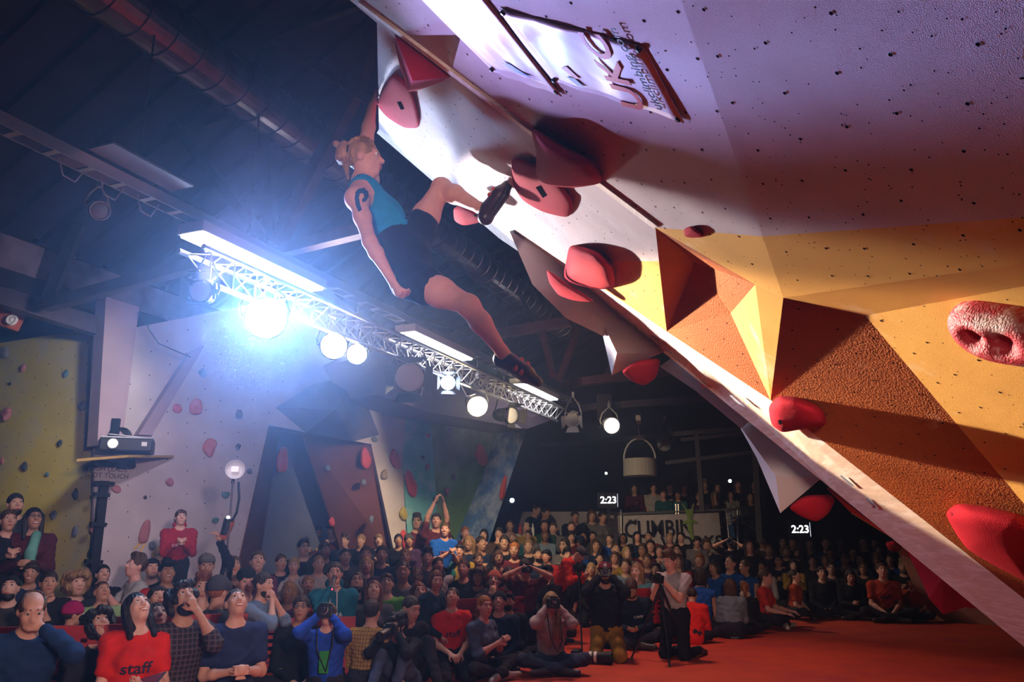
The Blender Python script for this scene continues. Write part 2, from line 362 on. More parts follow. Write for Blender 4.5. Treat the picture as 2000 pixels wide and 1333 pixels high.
# leaning purple-grey post and brace
struct('trim_3', MB().slab([wb(207, 580, .35), wb(272, 600, .35), wb(238, 870, .35), wb(190, 870, .35)], BN, .3), paint('mauve_paint', (.36, .27, .33)), label='mauve boxed post between yellow and white walls')
struct('trim_4', MB().slab([wb(400, 675, .14), wb(372, 690, .14), wb(270, 850, .14), wb(297, 850, .14)], BN, .14), MATS['mauve_paint'], label='slanting mauve brace on the white wall')
# bolt-on holds of the left walls
def blob_mesh(name, seed, rough=.22, lobes=5):
    r = random.Random(seed); pr = [EL((0, 0, 0), (.8, .42, .9), .25)]
    for i in range(lobes):
        a = r.uniform(0, 6.28); pr.append(EL((math.cos(a) * .55, -.12 + r.uniform(-.1, .1), math.sin(a) * .6), (r.uniform(.25, .5), .3, r.uniform(.25, .5)), .25))
    me = sdf_mesh(name, pr, .14); return me
HB = [blob_mesh('hold_mesh_%d' % i, i) for i in range(4)]
M_HOLD = mat('hold_resin', objcol=True, rough=.6, var=.12, bump=.2, bscale=30)
HC = {'red': (.55, .06, .05), 'orange': (.60, .12, .05), 'grey': (.18, .20, .24), 'dark': (.05, .06, .07), 'pink': (.42, .16, .18), 'teal': (.10, .20, .22), 'tan': (.34, .27, .22), 'slate': (.13, .16, .24), 'yellow': (.5, .4, .08)}
HN = {'red': 'red', 'orange': 'orange-red', 'grey': 'grey', 'dark': 'nearly black', 'pink': 'dusty pink', 'teal': 'dark teal', 'tan': 'tan', 'slate': 'slate blue', 'yellow': 'yellow'}
def chold(px, py, w, h, c, where, fn, n, rot=0.0, i=0, label=None, off=.02):
    p = fn(px, py, off); Y = p.y; sx = w / F * Y * .95; sz = h / F * Y * .95
    o = mobj('climbing_hold', HB[(int(px) + i) % 4], M_HOLD, None, HC[c]); o.location = p
    o.scale = (sx, min(sx, sz) * .95, sz); q = Matrix(((n.cross(UP) * -1), -n, UP)).transposed().to_4x4()
    o.rotation_euler = (q @ Matrix.Rotation(rot, 4, 'Y')).to_euler()
    tag(o, label or where, 'climbing hold', 'holds on the left climbing walls'); return o
WL = [(383, 796, 18, 17, 'orange', 'large orange-red hold high on the white wall beside its brace'), (346, 798, 11, 11, 'red', 'round red hold nearest the slanting mauve brace'), (409, 874, 16, 20, 'orange', 'orange-red hold on the white wall midway above the light stand'),
      (467, 811, 10, 10, 'slate', 'slate blue hold on the white wall left of the dark volume'), (465, 873, 6, 7, 'slate', 'small slate blue hold just above the lamp reflector'), (396, 729, 10, 10, 'slate', 'topmost slate blue hold of the white wall'),
      (332, 942, 9, 9, 'pink', 'dusty pink hold right of the projector shelf'), (228, 956, 10, 8, 'pink', 'dusty pink hold beside the black ladder bracket'), (284, 972, 4, 4, 'dark', 'tiny black hold under the projector shelf'),
      (298, 1066, 9, 9, 'grey', 'grey hold beside the red-hooded child'), (180, 1035, 5, 8, 'pink', 'small pink hold at the joint of yellow and white walls'), (488, 921, 7, 6, 'grey', 'grey hold just right of the lamp reflector'),
      (441, 967, 10, 7, 'teal', 'dark teal hold behind the light stand pole'), (421, 1017, 8, 6, 'teal', 'dark teal hold left of the light stand pole'), (443, 1036, 12, 24, 'orange', 'long orange-red hold behind the light stand'),
      (772, 897, 13, 22, 'red', 'red half-moon hold on the white strip beside the cyan panel'), (802, 945, 14, 32, 'red', 'long red banana-shaped hold across the cyan panel'), (788, 1004, 11, 14, 'yellow', 'yellow and dark hold at the foot of the cyan panel'),
      (751, 928, 11, 10, 'tan', 'tan hold at the right edge of the cave'), (732, 858, 8, 7, 'grey', 'grey round hold by the upper right corner of the cave'), (790, 1054, 10, 22, 'red', 'red hold low on the white strip by the crowd'),
      (836, 851, 6, 6, 'pink', 'pink hold at the upper right of the cyan panel'), (826, 894, 5, 5, 'dark', 'small dark hold in the middle of the cyan panel'), (835, 913, 6, 7, 'pink', 'pink hold under the small dark one on the cyan panel'), (787, 809, 5, 7, 'tan', 'tan hold at the top of the white strip'),
      (878, 841, 9, 6, 'grey', 'grey hold at the top of the green panel'), (940, 890, 17, 24, 'red', 'large dark red bean-shaped hold on the green panel'), (886, 932, 6, 6, 'grey', 'small grey hold in the middle of the green panel'),
      (873, 960, 8, 8, 'pink', 'pink hold low on the green panel'), (949, 981, 10, 10, 'tan', 'tan hold low on the green panel beside the blue prow'), (850, 977, 7, 8, 'dark', 'dark hold at the joint of cyan and green panels')]
for i, (x, y, ww, hh, c, l) in enumerate(WL):
    chold(x, y, ww, hh, c, l, wb, BN, rot={772: -.25, 802: -.35, 443: .5, 940: -.2, 790: -.25}.get(x, 0))
for (x, y, ww, hh, c, l) in ((551, 900, 17, 27, 'red', 'large red hold on the slate back of the cave'), (520, 945, 7, 9, 'slate', 'dim slate blue hold in the cave')):
    chold(x, y, ww, hh, c, l, wb, BN, off=-1.0)
for (x, y, ww, hh, c, l) in ((714, 894, 15, 25, 'red', 'dark red hold near the top of the brown cave panel'), (710, 942, 7, 7, 'slate', 'slate hold midway down the brown cave panel'), (640, 915, 7, 7, 'slate', 'slate hold at the left of the brown cave panel'), (725, 1015, 6, 8, 'slate', 'slate hold low on the brown cave panel'), (648, 1020, 8, 10, 'red', 'dim red hold at the foot of the brown cave panel')):
    chold(x, y, ww, hh, c, l, wb, BN, off=-.12 if x > 700 else -.52)
chold(983, 954, 9, 26, 'red', 'red hold on the blue prow', wb, BN, rot=.25, off=.37, label='long red hold low on the blue prow')
chold(1022, 830, 7, 5, 'red', '', wb, BN, off=.37, label='red hold at the very top of the blue prow')
for (x, y, ww, hh, c, l) in ((8, 690, 16, 14, 'grey', 'large grey hold top left on the yellow wall'), (45, 719, 8, 9, 'pink', 'pink hold high on the yellow wall'), (20, 750, 4, 4, 'dark', 'tiny dark hold on the yellow wall below the grey one'),
       (129, 730, 8, 9, 'teal', 'teal hold high on the yellow wall near the mauve post'), (161, 793, 12, 11, 'grey', 'grey three-cornered hold on the yellow wall'), (13, 809, 15, 15, 'pink', 'large pink-grey hold at the left edge of the yellow wall'),
       (117, 866, 7, 8, 'dark', 'dark hold midway up the yellow wall'), (4, 901, 6, 8, 'pink', 'pink hold cut by the left edge of the view'), (48, 912, 9, 11, 'dark', 'black hooked hold on the yellow wall'), (148, 966, 8, 13, 'dark', 'dark hold right of the bearded spectator'),
       (105, 1006, 10, 9, 'slate', 'slate hold above the spectator with glasses'), (147, 1039, 8, 11, 'slate', 'slate hold low on the yellow wall'), (92, 927, 7, 5, 'teal', 'faint teal hold in a shaded patch of the yellow wall'), (176, 1083, 6, 12, 'dark', 'dark hold at the lower corner of the yellow wall')):
    chold(x, y, ww, hh, c, l, wy, YN)
o = chold(283, 1040, 13, 24, 'pink', '', wb, BN, rot=.12, label='pink tapered hold with two yellow tape tails')
for a, b in (((275, 1061), (262, 1073)), ((283, 1063), (274, 1078))):
    MB().beam(wb(a[0], a[1], .015), wb(b[0], b[1], .015), .022, .006, BN).build('tape', mat('yellow_tape', (.7, .45, .08)), None)
    t = bpy.context.scene.collection.objects[-1]; t.parent = o; t.matrix_parent_inverse = (Matrix.LocRotScale(o.location, o.rotation_euler, o.scale)).inverted()
# bolt holes of the left walls, too many and small to count
def holes(name, polys, n, m, parent, r=.006, step=.2, off=.002, seed=1, extra=0):
    rr = random.Random(seed); mb = MB()
    for pts in polys:
        pts = [Vector(p) for p in pts]; o = pts[0]; x = (pts[1] - pts[0]).normalized(); y = n.cross(x).normalized()
        uv = [((p - o).dot(x), (p - o).dot(y)) for p in pts]
        def inside(u, v):
            c = False; j = len(uv) - 1
            for i in range(len(uv)):
                if (uv[i][1] > v) != (uv[j][1] > v) and u < (uv[j][0] - uv[i][0]) * (v - uv[i][1]) / (uv[j][1] - uv[i][1]) + uv[i][0]: c = not c
                j = i
            return c
        u0, u1 = min(a for a, b in uv), max(a for a, b in uv); v0, v1 = min(b for a, b in uv), max(b for a, b in uv)
        L = [(u0 + (i + .5 + .5 * (j % 2)) * step + rr.uniform(-.02, .02), v0 + (j + .5) * step * .8 + rr.uniform(-.02, .02), r) for i in range(int((u1 - u0) / step) + 1) for j in range(int((v1 - v0) / step / .8) + 1)]
        L += [(rr.uniform(u0, u1), rr.uniform(v0, v1), r * rr.uniform(.3, .6)) for _ in range(int(extra * (u1 - u0) * (v1 - v0)))]
        for u, v, rad in L:
            if not inside(u, v): continue
            c = o + x * u + y * v + n * off
            mb.add([c + (x * math.cos(k * 1.047) + y * math.sin(k * 1.047) * .85) * rad for k in range(6)], [(0, 1, 2, 3, 4, 5)])
    ob = mb.build(name, m, parent); tag(ob, kind='stuff')
    if parent: lo(ob, parent)
    return ob
M_HOLE = mat('hole_black', (.012, .01, .012), 1.0, spec=0.0)
holes('bolt_holes', [[wb(*p) for p in ((181, 1190), (190, 645), (640, 565), (525, 830), (470, 1075), (445, 1190))], [wb(*p) for p in ((800, 1190), (792, 798), (840, 805), (868, 1190))], [wb(*p) for p in ((868, 1190), (840, 805), (1018, 826), (955, 1040), (930, 1150))]], BN, M_HOLE, bw, .009, .32)
holes('bolt_holes', [[wy(190, 645), B0, B0 + YD * 3, on_plane(-200, 715, B0, YN)]], YN, M_HOLE, yw, .009, .3)
# ------------------------------------------------------------------ the big near overhang
PN = Vector((-.64, 0.0, -.767)).normalized(); PP = at(1300, 670, 4.4)
def wp(px, py, off=0.0): return on_plane(px, py, PP + PN * off, PN)
class Pl:                                              # plane through three points
    def __init__(s, a, b, c):
        s.p = a; s.n = (b - a).cross(c - a).normalized()
        if s.n.dot(CAM - a) < 0: s.n = -s.n
    def __call__(s, px, py, off=0.0): return on_plane(px, py, s.p + s.n * off, s.n)
A0 = wp(560, -98, .0); A4 = wp(1280, 445, .0); C3 = wp(1530, 582, .03); S0 = wp(1302, 648, -.16); S1 = wp(1505, 782, .06)
W = Pl(A4, S0, wp(740, 250, -.30)); F1 = Pl(A0, A4, C3)
C0 = F1(1282, -140); Cp = F1(1489, 462); E = wp(2500, 466, .02); F2 = Pl(C0, C3, E)
D = F2(1690, 617, -.05); E2 = F2(3000, 373); T = wp(2300, 1403, -.06); F6 = Pl(D, S1, T); K = F6(2300, 1340); F7 = Pl(D, E2, K)
IN = wp(1358, 512, -.26); Q1 = wp(1427, 612, -.16); J = F1(1475, 556)
nw = empty('wall_overhang', (3.2, 3.4, 0)); tag(nw, 'steep overhanging competition wall leaning over the mat', None, None, 'structure')
P_GREY = paint('pale_grey_grit_paint', (.60, .53, .53), col2=(.68, .64, .64), c2scale=1.4, c2lo=.5, c2hi=.75, bump=.3, bscale=420)
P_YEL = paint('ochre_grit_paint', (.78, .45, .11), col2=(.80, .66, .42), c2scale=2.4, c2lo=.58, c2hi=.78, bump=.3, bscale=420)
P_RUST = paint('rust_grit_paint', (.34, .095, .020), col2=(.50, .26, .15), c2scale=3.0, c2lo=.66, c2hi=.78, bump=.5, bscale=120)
def npanel(pts, pl, m, label, th=.03): return panel('wall_panel', pts, pl.n if isinstance(pl, Pl) else pl, m, nw, th, label)
w_tl = W(735, -20); w_bl = W(740, 252)
WY1, WY2 = W(1100, 540), A4.lerp(S0, .25)
npanel([w_tl, w_bl, W(940, 402), W(1100, 510), WY2, A4, F1(1040, 264), F1(690, 0), A0.lerp(F1(690, 0), .5)], W, P_GREY, 'pale grey panel under the climber')
npanel([W(1100, 510), S0, WY2], W, P_YEL, 'small ochre corner of the pale panel')
npanel([A0, A4, Cp, C0], F1, P_GREY, 'long pale grey upper panel carrying two posters')
npanel([A4, J, C3, Cp], F1, P_YEL, 'ochre wedge under the pale upper panel')
npanel([C0, Cp, F2(3000, 352), F2(3000, -140)], F2, P_GREY, 'broad grey panel overhead at the right')
npanel([Cp, C3, E2, F2(3000, 352)], F2, P_YEL, 'broad ochre panel at the right'); npanel([C3, D, E2], Pl(C3, D, E2), P_YEL, 'ochre lip under the broad panel')
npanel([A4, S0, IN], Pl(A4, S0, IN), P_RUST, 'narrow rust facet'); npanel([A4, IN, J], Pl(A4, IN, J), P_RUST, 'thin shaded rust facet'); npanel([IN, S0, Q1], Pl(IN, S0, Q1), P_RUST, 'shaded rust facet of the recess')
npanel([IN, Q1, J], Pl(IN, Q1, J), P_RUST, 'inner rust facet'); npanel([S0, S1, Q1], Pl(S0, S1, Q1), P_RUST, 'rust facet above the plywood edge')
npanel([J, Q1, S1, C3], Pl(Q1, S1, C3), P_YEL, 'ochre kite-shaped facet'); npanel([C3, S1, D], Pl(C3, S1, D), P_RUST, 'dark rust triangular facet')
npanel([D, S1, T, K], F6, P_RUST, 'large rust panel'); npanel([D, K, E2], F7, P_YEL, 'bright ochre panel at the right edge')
panel('edge_strip', [F1(700, 4, .014), F1(700, 11, .014), F1(1276, 447, .014), F1(1283, 442, .014)], F1.n, M_PLY, nw, .03, 'narrow bare wood strip along the arete')
# plywood edge
hi_ = [w_bl, W(940, 402), W(1100, 510), S0, S1, F6(2000, 1170), T]
lo_ = [wp(736, 260, -.33), wp(975, 466, -.36), wp(1165, 594, -.34), wp(1300, 692, -.26), wp(1435, 802, -.13), wp(1640, 968, -.11), wp(2000, 1264, -.14), wp(2300, 1508, -.16)]
mb = MB(); V = hi_ + lo_; nh = len(hi_)
mb.add(V, [(0, 7, 8, 1), (1, 8, 9, 2), (2, 9, 10, 3), (3, 10, 11), (3, 11, 12, 4), (4, 12, 13, 5), (5, 13, 14, 6)])
ed = mb.build('plywood_edge', M_PLY, nw); lo(ed, nw); ed['label'] = 'bare plywood edge strip'
x = ed.modifiers.new('th', 'SOLIDIFY'); x.thickness = .02
mb = MB(); bk = [p + Vector((2.2, 1.2, -.2)) for p in lo_]
mb.add(lo_ + bk, [(i, i + 1, i + 9, i + 8) for i in range(7)])
o = mb.build('rear_panel', P_GREY, nw); lo(o, nw); o['label'] = 'back face of the overhang'
holes('bolt_holes', [[w_tl, w_bl, W(940, 402), S0, A4, F1(690, 0)]], W.n, M_HOLE, nw, .006, .18, .0015, 3, 160)
holes('bolt_holes', [[A0, A4, C3, C0]], F1.n, M_HOLE, nw, .006, .18, .0015, 4, 130)
holes('bolt_holes', [[C0, C3, E2, F2(3000, -140)]], F2.n, M_HOLE, nw, .006, .18, .0015, 5, 220)
holes('bolt_holes', [[D, S1, T, K]], F6.n, M_HOLE, nw, .006, .18, .0015, 6, 90)
holes('bolt_holes', [[D, K, E2]], F7.n, M_HOLE, nw, .006, .18, .0015, 7, 90)
for i, (a, b, c) in enumerate(((Q1, S1, C3), (C3, S1, D), (S0, S1, Q1), (IN, Q1, J))): holes('bolt_holes', [[a, b, c]], Pl(a, b, c).n, M_HOLE, nw, .006, .17, .0015, 8 + i, 40)
# posters
M_POSTER = mat('gloss_banner_print', (.80, .78, .82), .28, var=.05, vscale=3, spec=.5, bump=.10, bscale=2.2, stretch=(1, 8, 1))
def poster(name, pts, label):
    P = [F1(x, y, .005) for x, y in pts]; e = empty(name, P[0]); tag(e, label, 'poster')
    n = 12; mb = MB(); V = []; Fs = []
    for i in range(n + 1):
        for j in range(n + 1):
            u, v = i / n, j / n; p = P[0].lerp(P[1], u).lerp(P[3].lerp(P[2], u), v)
            V.append(p + F1.n * (.003 * math.sin(u * 17 + v * 4) + .003))
    for i in range(n):
        for j in range(n): a = i * (n + 1) + j; Fs.append((a, a + 1, a + n + 2, a + n + 1))
    mb.add(V, Fs); o = mb.build('sheet', M_POSTER, e, smooth=True); lo(o, e); x = o.modifiers.new('t', 'SOLIDIFY'); x.thickness = .003
    for p in P:
        c = (P[0] + P[1] + P[2] + P[3]) / 4; q = p.lerp(c, .06) + F1.n * .010
        r = MB().lathe(q - F1.n * .01, F1.n, [(0, .01), (.008, .01), (.012, .006), (.012, 0)], 10).build('screw', M_BLACK, e); lo(r, e)
    return e, P
e1, _ = poster('poster', [(741, -90), (878, -90), (1099, 187), (964, 140)], 'white glossy poster at the top of the overhang, nearer the climber')
e2, P2 = poster('poster', [(974, 17), (1256, 92), (1338, 238), (1080, 157)], 'white glossy poster with red UKC lettering on the overhang')
xd = (P2[1] - P2[2]); yd = (P2[0] - P2[1])
def decal(body, size, px, py, m, par, pl=F1, xd=xd, yd=yd, off=.0135, name='lettering', sx=1.0, bold=True):
    o = mobj(name, text_mesh(name, body, size, .0008, bold), m, None); M = frame(pl(px, py, off), xd, yd, None); o.matrix_world = M @ Matrix.Diagonal((sx, 1, 1, 1))
    o.parent = par; o.matrix_parent_inverse = Matrix.Translation(par.location).inverted(); return o
M_PRINTRED = mat('red_print', (.55, .06, .09), .3); M_PRINTDK = mat('dark_print', (.05, .05, .09), .3); M_PRINTBL = mat('blue_print', (.05, .12, .35), .3)
decal('UKC', .165, 1200, 143, M_PRINTRED, e2, sx=.95); decal('ukclimbing.com', .055, 1243, 138, M_PRINTDK, e2, sx=.95, bold=False)
for (a, b, c, d, m) in (((1096, 133), (1106, 130), (1133, 155), (1122, 153), M_PRINTRED), ((1106, 150), (1122, 153), (1142, 171), (1128, 168), M_PRINTBL)):
    o = MB().slab([F1(*a, .0135), F1(*b, .0135), F1(*c, .0135), F1(*d, .0135)], F1.n, .001).build('logo_block', m, e2); lo(o, e2)
for (a, b, c, d) in (((979, 123), (996, 126), (1037, 152), (1008, 142)),):
    o = MB().slab([F1(*a, .013), F1(*b, .013), F1(*c, .013), F1(*d, .013)], F1.n, .001).build('logo_block', M_PRINTBL, e1); lo(o, e1)
# ------------------------------------------------------------------ big red holds on the overhang
M_RED = mat('red_hold_resin', (.36, .012, .026), .85, spec=.08, var=.10, vscale=5, bump=.25, bscale=220, col2=(.46, .10, .11), c2scale=4, c2lo=.68, c2hi=.95)
def hold(outline, pl, h, apex, label, name='climbing_hold', m=None, ridge=.72, sub=2, flat=False):
    k = len(outline); pts = []
    for i in range(k):                                 # resample the outline
        a, b = outline[i], outline[(i + 1) % k]; pts += [a, ((a[0] + b[0]) / 2, (a[1] + b[1]) / 2)]
    base = [pl(x, y, -.01) for x, y in pts]; r0 = [pl(x, y, h * .18) for x, y in pts]
    def sh(t, o): return [pl(apex[0] + (x - apex[0]) * t, apex[1] + (y - apex[1]) * t, o) for x, y in pts]
    r1 = sh(.90, h * ridge); r2 = sh(.5, h * .95)
    if flat: r0 = [pl(x, y, .004) for x, y in pts]; r1 = sh(.98, h * .03); r2 = sh(.5, h * .5)
    c = pl(apex[0], apex[1], h)
    N = len(pts); V = base + r0 + r1 + r2 + [c]; Fs = []
    for L in range(3):
        for i in range(N): j = (i + 1) % N; Fs.append((L * N + i, L * N + j, (L + 1) * N + j, (L + 1) * N + i))
    Fs += [(3 * N + i, 3 * N + (i + 1) % N, 4 * N) for i in range(N)]
    o0 = pl(apex[0], apex[1]); mb = MB(); mb.add([v - o0 for v in V], Fs); o = mb.build(name, m or M_RED, smooth=not flat, sub=0 if flat else sub); o.location = o0
    if label: tag(o, label, 'climbing hold', 'red holds on the overhang')
    return o
hold([(765, 52), (830, 102), (889, 150), (840, 168), (796, 184), (778, 118)], W, .20, (806, 158), 'dark pink three-cornered hold at the top, under the first poster', flat=True)
hold([(768, 140), (797, 160), (810, 190), (823, 250), (790, 251), (755, 229), (735, 205), (747, 172)], W, .06, (780, 205), 'red teardrop hold gripped by the climber')
hold([(1033, 242), (1100, 285), (1160, 312), (1183, 358), (1120, 368), (1060, 363), (1044, 340), (1049, 300)], F1, .13, (1085, 325), 'large brown-red saddle hold on the arete')
hold([(998, 307), (1030, 312), (1080, 335), (1123, 395), (1112, 427), (1060, 415), (1020, 392), (1000, 360)], W, .06, (1050, 370), 'red teardrop hold under the climbing shoe')
hold([(1112, 476), (1168, 490), (1199, 520), (1203, 560), (1175, 567), (1110, 556), (1097, 545), (1105, 515)], W, .12, (1145, 525), 'red wedge hold low on the pale panel')
hold([(1335, 448), (1350, 441), (1375, 458), (1372, 464), (1350, 465), (1337, 462)], F1, .03, (1350, 455), 'tiny red hold on the ochre wedge')
hold([(1500, 795), (1520, 773), (1560, 776), (1606, 797), (1618, 832), (1560, 840), (1527, 846), (1506, 830)], F6, .17, (1530, 812), 'red cylindrical jug above the plywood edge', ridge=.8)
u_ = (F7(2050, 655) - F7(1850, 610)).normalized(); v_ = F7.n.cross(u_)
hp = sdf_mesh('pocket_hold', [EL((0, 0, .0), (.165, .105, .10), .03), EL((.10, .02, .0), (.12, .09, .09), .04), EL((-.045, .035, .10), (.045, .03, .05), .025, None, True), EL((.05, .045, .10), (.05, .035, .05), .03, None, True), EL((.06, -.075, .09), (.13, .02, .03), .02, None, True)], .012)
o = mobj('climbing_hold', hp, mat('chalked_red_resin', (.45, .03, .05), .55, bump=.3, bscale=150, col2=(.75, .60, .58), c2scale=9, c2lo=.5, c2hi=.68)); M_ = Matrix((u_, v_, F7.n)).transposed().to_4x4(); M_.translation = F7(1960, 645, .02); o.matrix_world = M_
tag(o, 'big chalked red hold with a pocket at the right edge', 'climbing hold', 'red holds on the overhang')
hold([(1845, 1003), (1868, 983), (1930, 990), (2020, 1012), (2070, 1100), (2030, 1150), (1950, 1110), (1890, 1075), (1868, 1045)], F6, .20, (1940, 1050), 'largest red hold near the lower right corner')
BH = Pl(at(885, 400, 5.0), at(945, 442, 4.9), at(900, 440, 5.1))
hold([(885, 408), (900, 398), (935, 412), (950, 432), (905, 442), (887, 432)], BH, .07, (910, 420), 'small red hold peeking out beside the climbing shoe')
# printed marks and bolt holes on the holds, laid onto their real surface
bpy.context.view_layer.update(); dg_ = bpy.context.evaluated_depsgraph_get()
def on_obj(o, px, py, lift=.006):
    ev = o.evaluated_get(dg_).to_mesh(); bv = BVHTree.FromPolygons([o.matrix_world @ v.co for v in ev.vertices], [p.vertices[:] for p in ev.polygons])
    d = ray(px, py).normalized(); h = bv.ray_cast(CAM, d); return (h[0] - d * lift, h[1]) if h[0] else (None, None)
for o in [x for x in COL.objects if x.name.startswith('climbing_hold') and x.get('group') == 'red holds on the overhang']:
    for key, quad, nm in (('gripped by', ((775, 199), (783, 198), (790, 213), (783, 215)), 'maker_mark'), ('under the climbing shoe', ((1046, 366), (1056, 362), (1069, 382), (1060, 387)), 'maker_mark'), ('cylindrical jug', ((1519, 822), (1525, 820), (1528, 828), (1522, 830)), 'bolt_hole'), ('largest red', ((1856, 1003), (1860, 1001), (1862, 1006), (1858, 1008)), 'bolt_hole'), ('with a pocket', ((1982, 571), (1990, 570), (1991, 577), (1983, 578)), 'bolt_hole')):
        if key in o['label']:
            P = [on_obj(o, x, y)[0] for x, y in quad]
            if all(P): q = mobj(nm, mesh(nm, P, [(0, 1, 2, 3)]), M_HOLE, o); q.matrix_parent_inverse = o.matrix_world.inverted()
SPl = Pl(S0, S1, wp(1435, 802, -.13)); SP2 = Pl(S1, F6(2000, 1170), wp(1640, 968, -.11))
for pl, tri in ((SPl, ((1366, 748), (1380, 757), (1371, 759))), (SP2, ((1706, 985), (1711, 992), (1703, 993)))):
    o = MB().slab([pl(x, y, .024) for x, y in tri], pl.n, .002).build('edge_mark', M_PRINTRED, nw); lo(o, nw)
for pl, quad in ((SPl, ((1270, 655), (1276, 658), (1345, 722), (1325, 705))), (SPl, ((1425, 773), (1430, 774), (1455, 795), (1440, 788))), (SP2, ((1640, 930), (1643, 929), (1668, 950), (1662, 951))), (SP2, ((1690, 975), (1692, 973), (1712, 992), (1708, 993)))):
    o = MB().slab([pl(x, y, .024) for x, y in quad], pl.n, .002).build('scuff_mark', mat('shoe_scuff', (.22, .26, .34), .8), nw); lo(o, nw)
# ------------------------------------------------------------------ volumes on the outer face
def volume(ring, Y, apex, apexY, m, label, name='wall_volume'):
    P = [at(x, y, Y) for x, y in ring]; k = len(P); a = at(*apex, apexY); b = [p + Vector((.42, .45, .32)) for p in P]
    mb = MB(); mb.add(P + b + [a], [(i, (i + 1) % k, 2 * k) for i in range(k)] + [(i, i + k, (i + 1) % k + k, (i + 1) % k) for i in range(k)])
    o = mb.build(name, m); tag(o, label, 'climbing volume'); return o
P_VOL = paint('grey_volume_paint', (.56, .54, .56), bump=.3)
volume([(995, 452), (1040, 556), (1106, 622), (1178, 657), (1200, 640), (1150, 575), (1080, 505)], 5.3, (1120, 590), 5.25, P_VOL, 'long white faceted volume behind the plywood edge')
volume([(1166, 606), (1195, 733), (1292, 690), (1240, 640)], 5.35, (1205, 690), 5.2, P_VOL, 'upper grey pyramid volume beyond the plywood edge')
volume([(1288, 716), (1340, 742), (1448, 838), (1380, 775), (1330, 725)], 5.6, (1360, 765), 5.55, P_VOL, 'thin white volume sliver along the plywood edge')
volume([(1440, 826), (1478, 895), (1524, 1003), (1604, 935), (1540, 870)], 5.7, (1515, 930), 5.5, P_VOL, 'lower grey pyramid volume beyond the plywood edge')
H2p = Pl(at(1215, 735, 5.3), at(1290, 700, 5.3), at(1260, 755, 5.45))
hold([(1212, 726), (1240, 706), (1292, 698), (1283, 738), (1258, 755), (1232, 745)], H2p, .09, (1255, 725), 'red lobed hold under the upper grey volume')
H3p = Pl(at(1540, 985, 5.7), at(1630, 970, 5.7), at(1590, 1020, 5.85))
hold([(1538, 992), (1570, 968), (1622, 966), (1632, 978), (1618, 1005), (1595, 1021), (1565, 1010)], H3p, .09, (1588, 990), 'red lobed hold under the lower grey volume')
H4p = Pl(at(1070, 530, 5.0), at(1165, 590, 4.9), at(1090, 575, 5.1))
hold([(1066, 525), (1095, 545), (1168, 592), (1120, 588), (1090, 577), (1072, 552)], H4p, .05, (1100, 562), 'red hold behind the plywood edge under the wedge hold')
volume([(1757, 1050), (1795, 1125), (1815, 1170), (1842, 1201), (1885, 1187), (1935, 1193), (1880, 1130)], 5.6, (1840, 1130), 5.45, M_RED, 'big flat red volume hanging below the plywood edge', 'hold_volume')
volume([(1615, 955), (1660, 1000), (1760, 1062), (1800, 1090), (1740, 1030)], 5.8, (1690, 1012), 5.75, mat('red_panel_paint', (.42, .04, .03), .6), 'narrow red volume along the plywood edge', 'hold_volume')
# far end of the same wall, standing on the mat
G0, G1 = on_floor(1830, 1212), on_floor(2090, 1236); FE = Pl(G0, G1, at(1757, 1062, G0.y - 1.2))
fe = empty('wall_far_end', G0); tag(fe, 'cream climbing wall end standing on the mat', None, None, 'structure')
panel('wall_panel', [on_floor(1816, 1211), G1, FE(2090, 1100), FE(1750, 1058), FE(1768, 1110), FE(1800, 1175)], FE.n, paint('cream_paint', (.66, .58, .44), col2=(.5, .44, .34)), fe, .3)
panel('wall_panel', [FE(1757, 1061), FE(2090, 1099), FE(1900, 1040), FE(1662, 1003)], FE.n, paint('amber_paint', (.70, .38, .05)), fe, .3)
hold([(1728, 1062), (1745, 1055), (1765, 1070), (1755, 1078), (1738, 1077)], FE, .2, (1746, 1067), 'round pale red hold on the far amber panel')
# ------------------------------------------------------------------ raised viewing level at the back
M_BALU = mat('dirty_white_board', (.38, .34, .36), .8, var=.2, vscale=1.5)
struct('floor_gallery', MB().box((5.2, 19.9, .5), (11.5, 3.2, 1.0)), M_DARKWALL, label='raised gallery floor at the back')
g0, g1 = at(975, 1000, 18.2), at(1212, 1000, 18.2)
struct('trim_5', MB().slab([at(972, 1000, 18.2), at(1212, 1000, 18.2), at(1212, 1110, 18.2), at(972, 1110, 18.2)], (0, -1, 0), .06), M_BALU, label='dirty white balustrade board of the gallery')
# ================================================================== ceiling steel, duct and lighting rig
def thing(name, loc, label, cat, group=None, rz=0.0):
    e = empty(name, loc, rz); tag(e, label, cat, group); return e
def part(mb, name, m, e, **k):                         # world-space shape becomes a part of a thing that stands at e.location (unrotated)
    mb.V = [v - e.location for v in mb.V]; return mb.build(name, m, e, **k)
TN = AX
def truss_at(Y, segs, label, w=.10):
    p0 = at(525, 475, Y) if Y < 12 else at(960, 655, Y)
    first = on_plane(*segs[0][0], p0, TN); e = thing('roof_truss', first, label, 'roof truss')
    for (a, b, m, wd) in segs:
        part(MB().beam(on_plane(*a, p0, TN), on_plane(*b, p0, TN), wd, wd), 'strut', m, e)
truss_at(7.6, [((90, 597), (525, 478), M_STEEL, .13), ((525, 478), (325, 225), M_STEEL, .10), ((325, 225), (40, 40), M_STEEL, .12), ((532, 470), (512, 40), M_STEEL, .10), ((405, 243), (530, 195), M_STEEL, .08), ((540, 478), (700, 170), M_REDSTEEL, .13), ((512, 60), (735, 205), M_REDSTEEL, .09), ((700, 170), (760, -60), M_REDSTEEL, .13), ((540, 492), (720, 447), M_REDSTEEL, .12), ((512, 80), (700, 10), M_STEEL, .08)], 'dark red and black roof truss above the big fluorescent fitting')
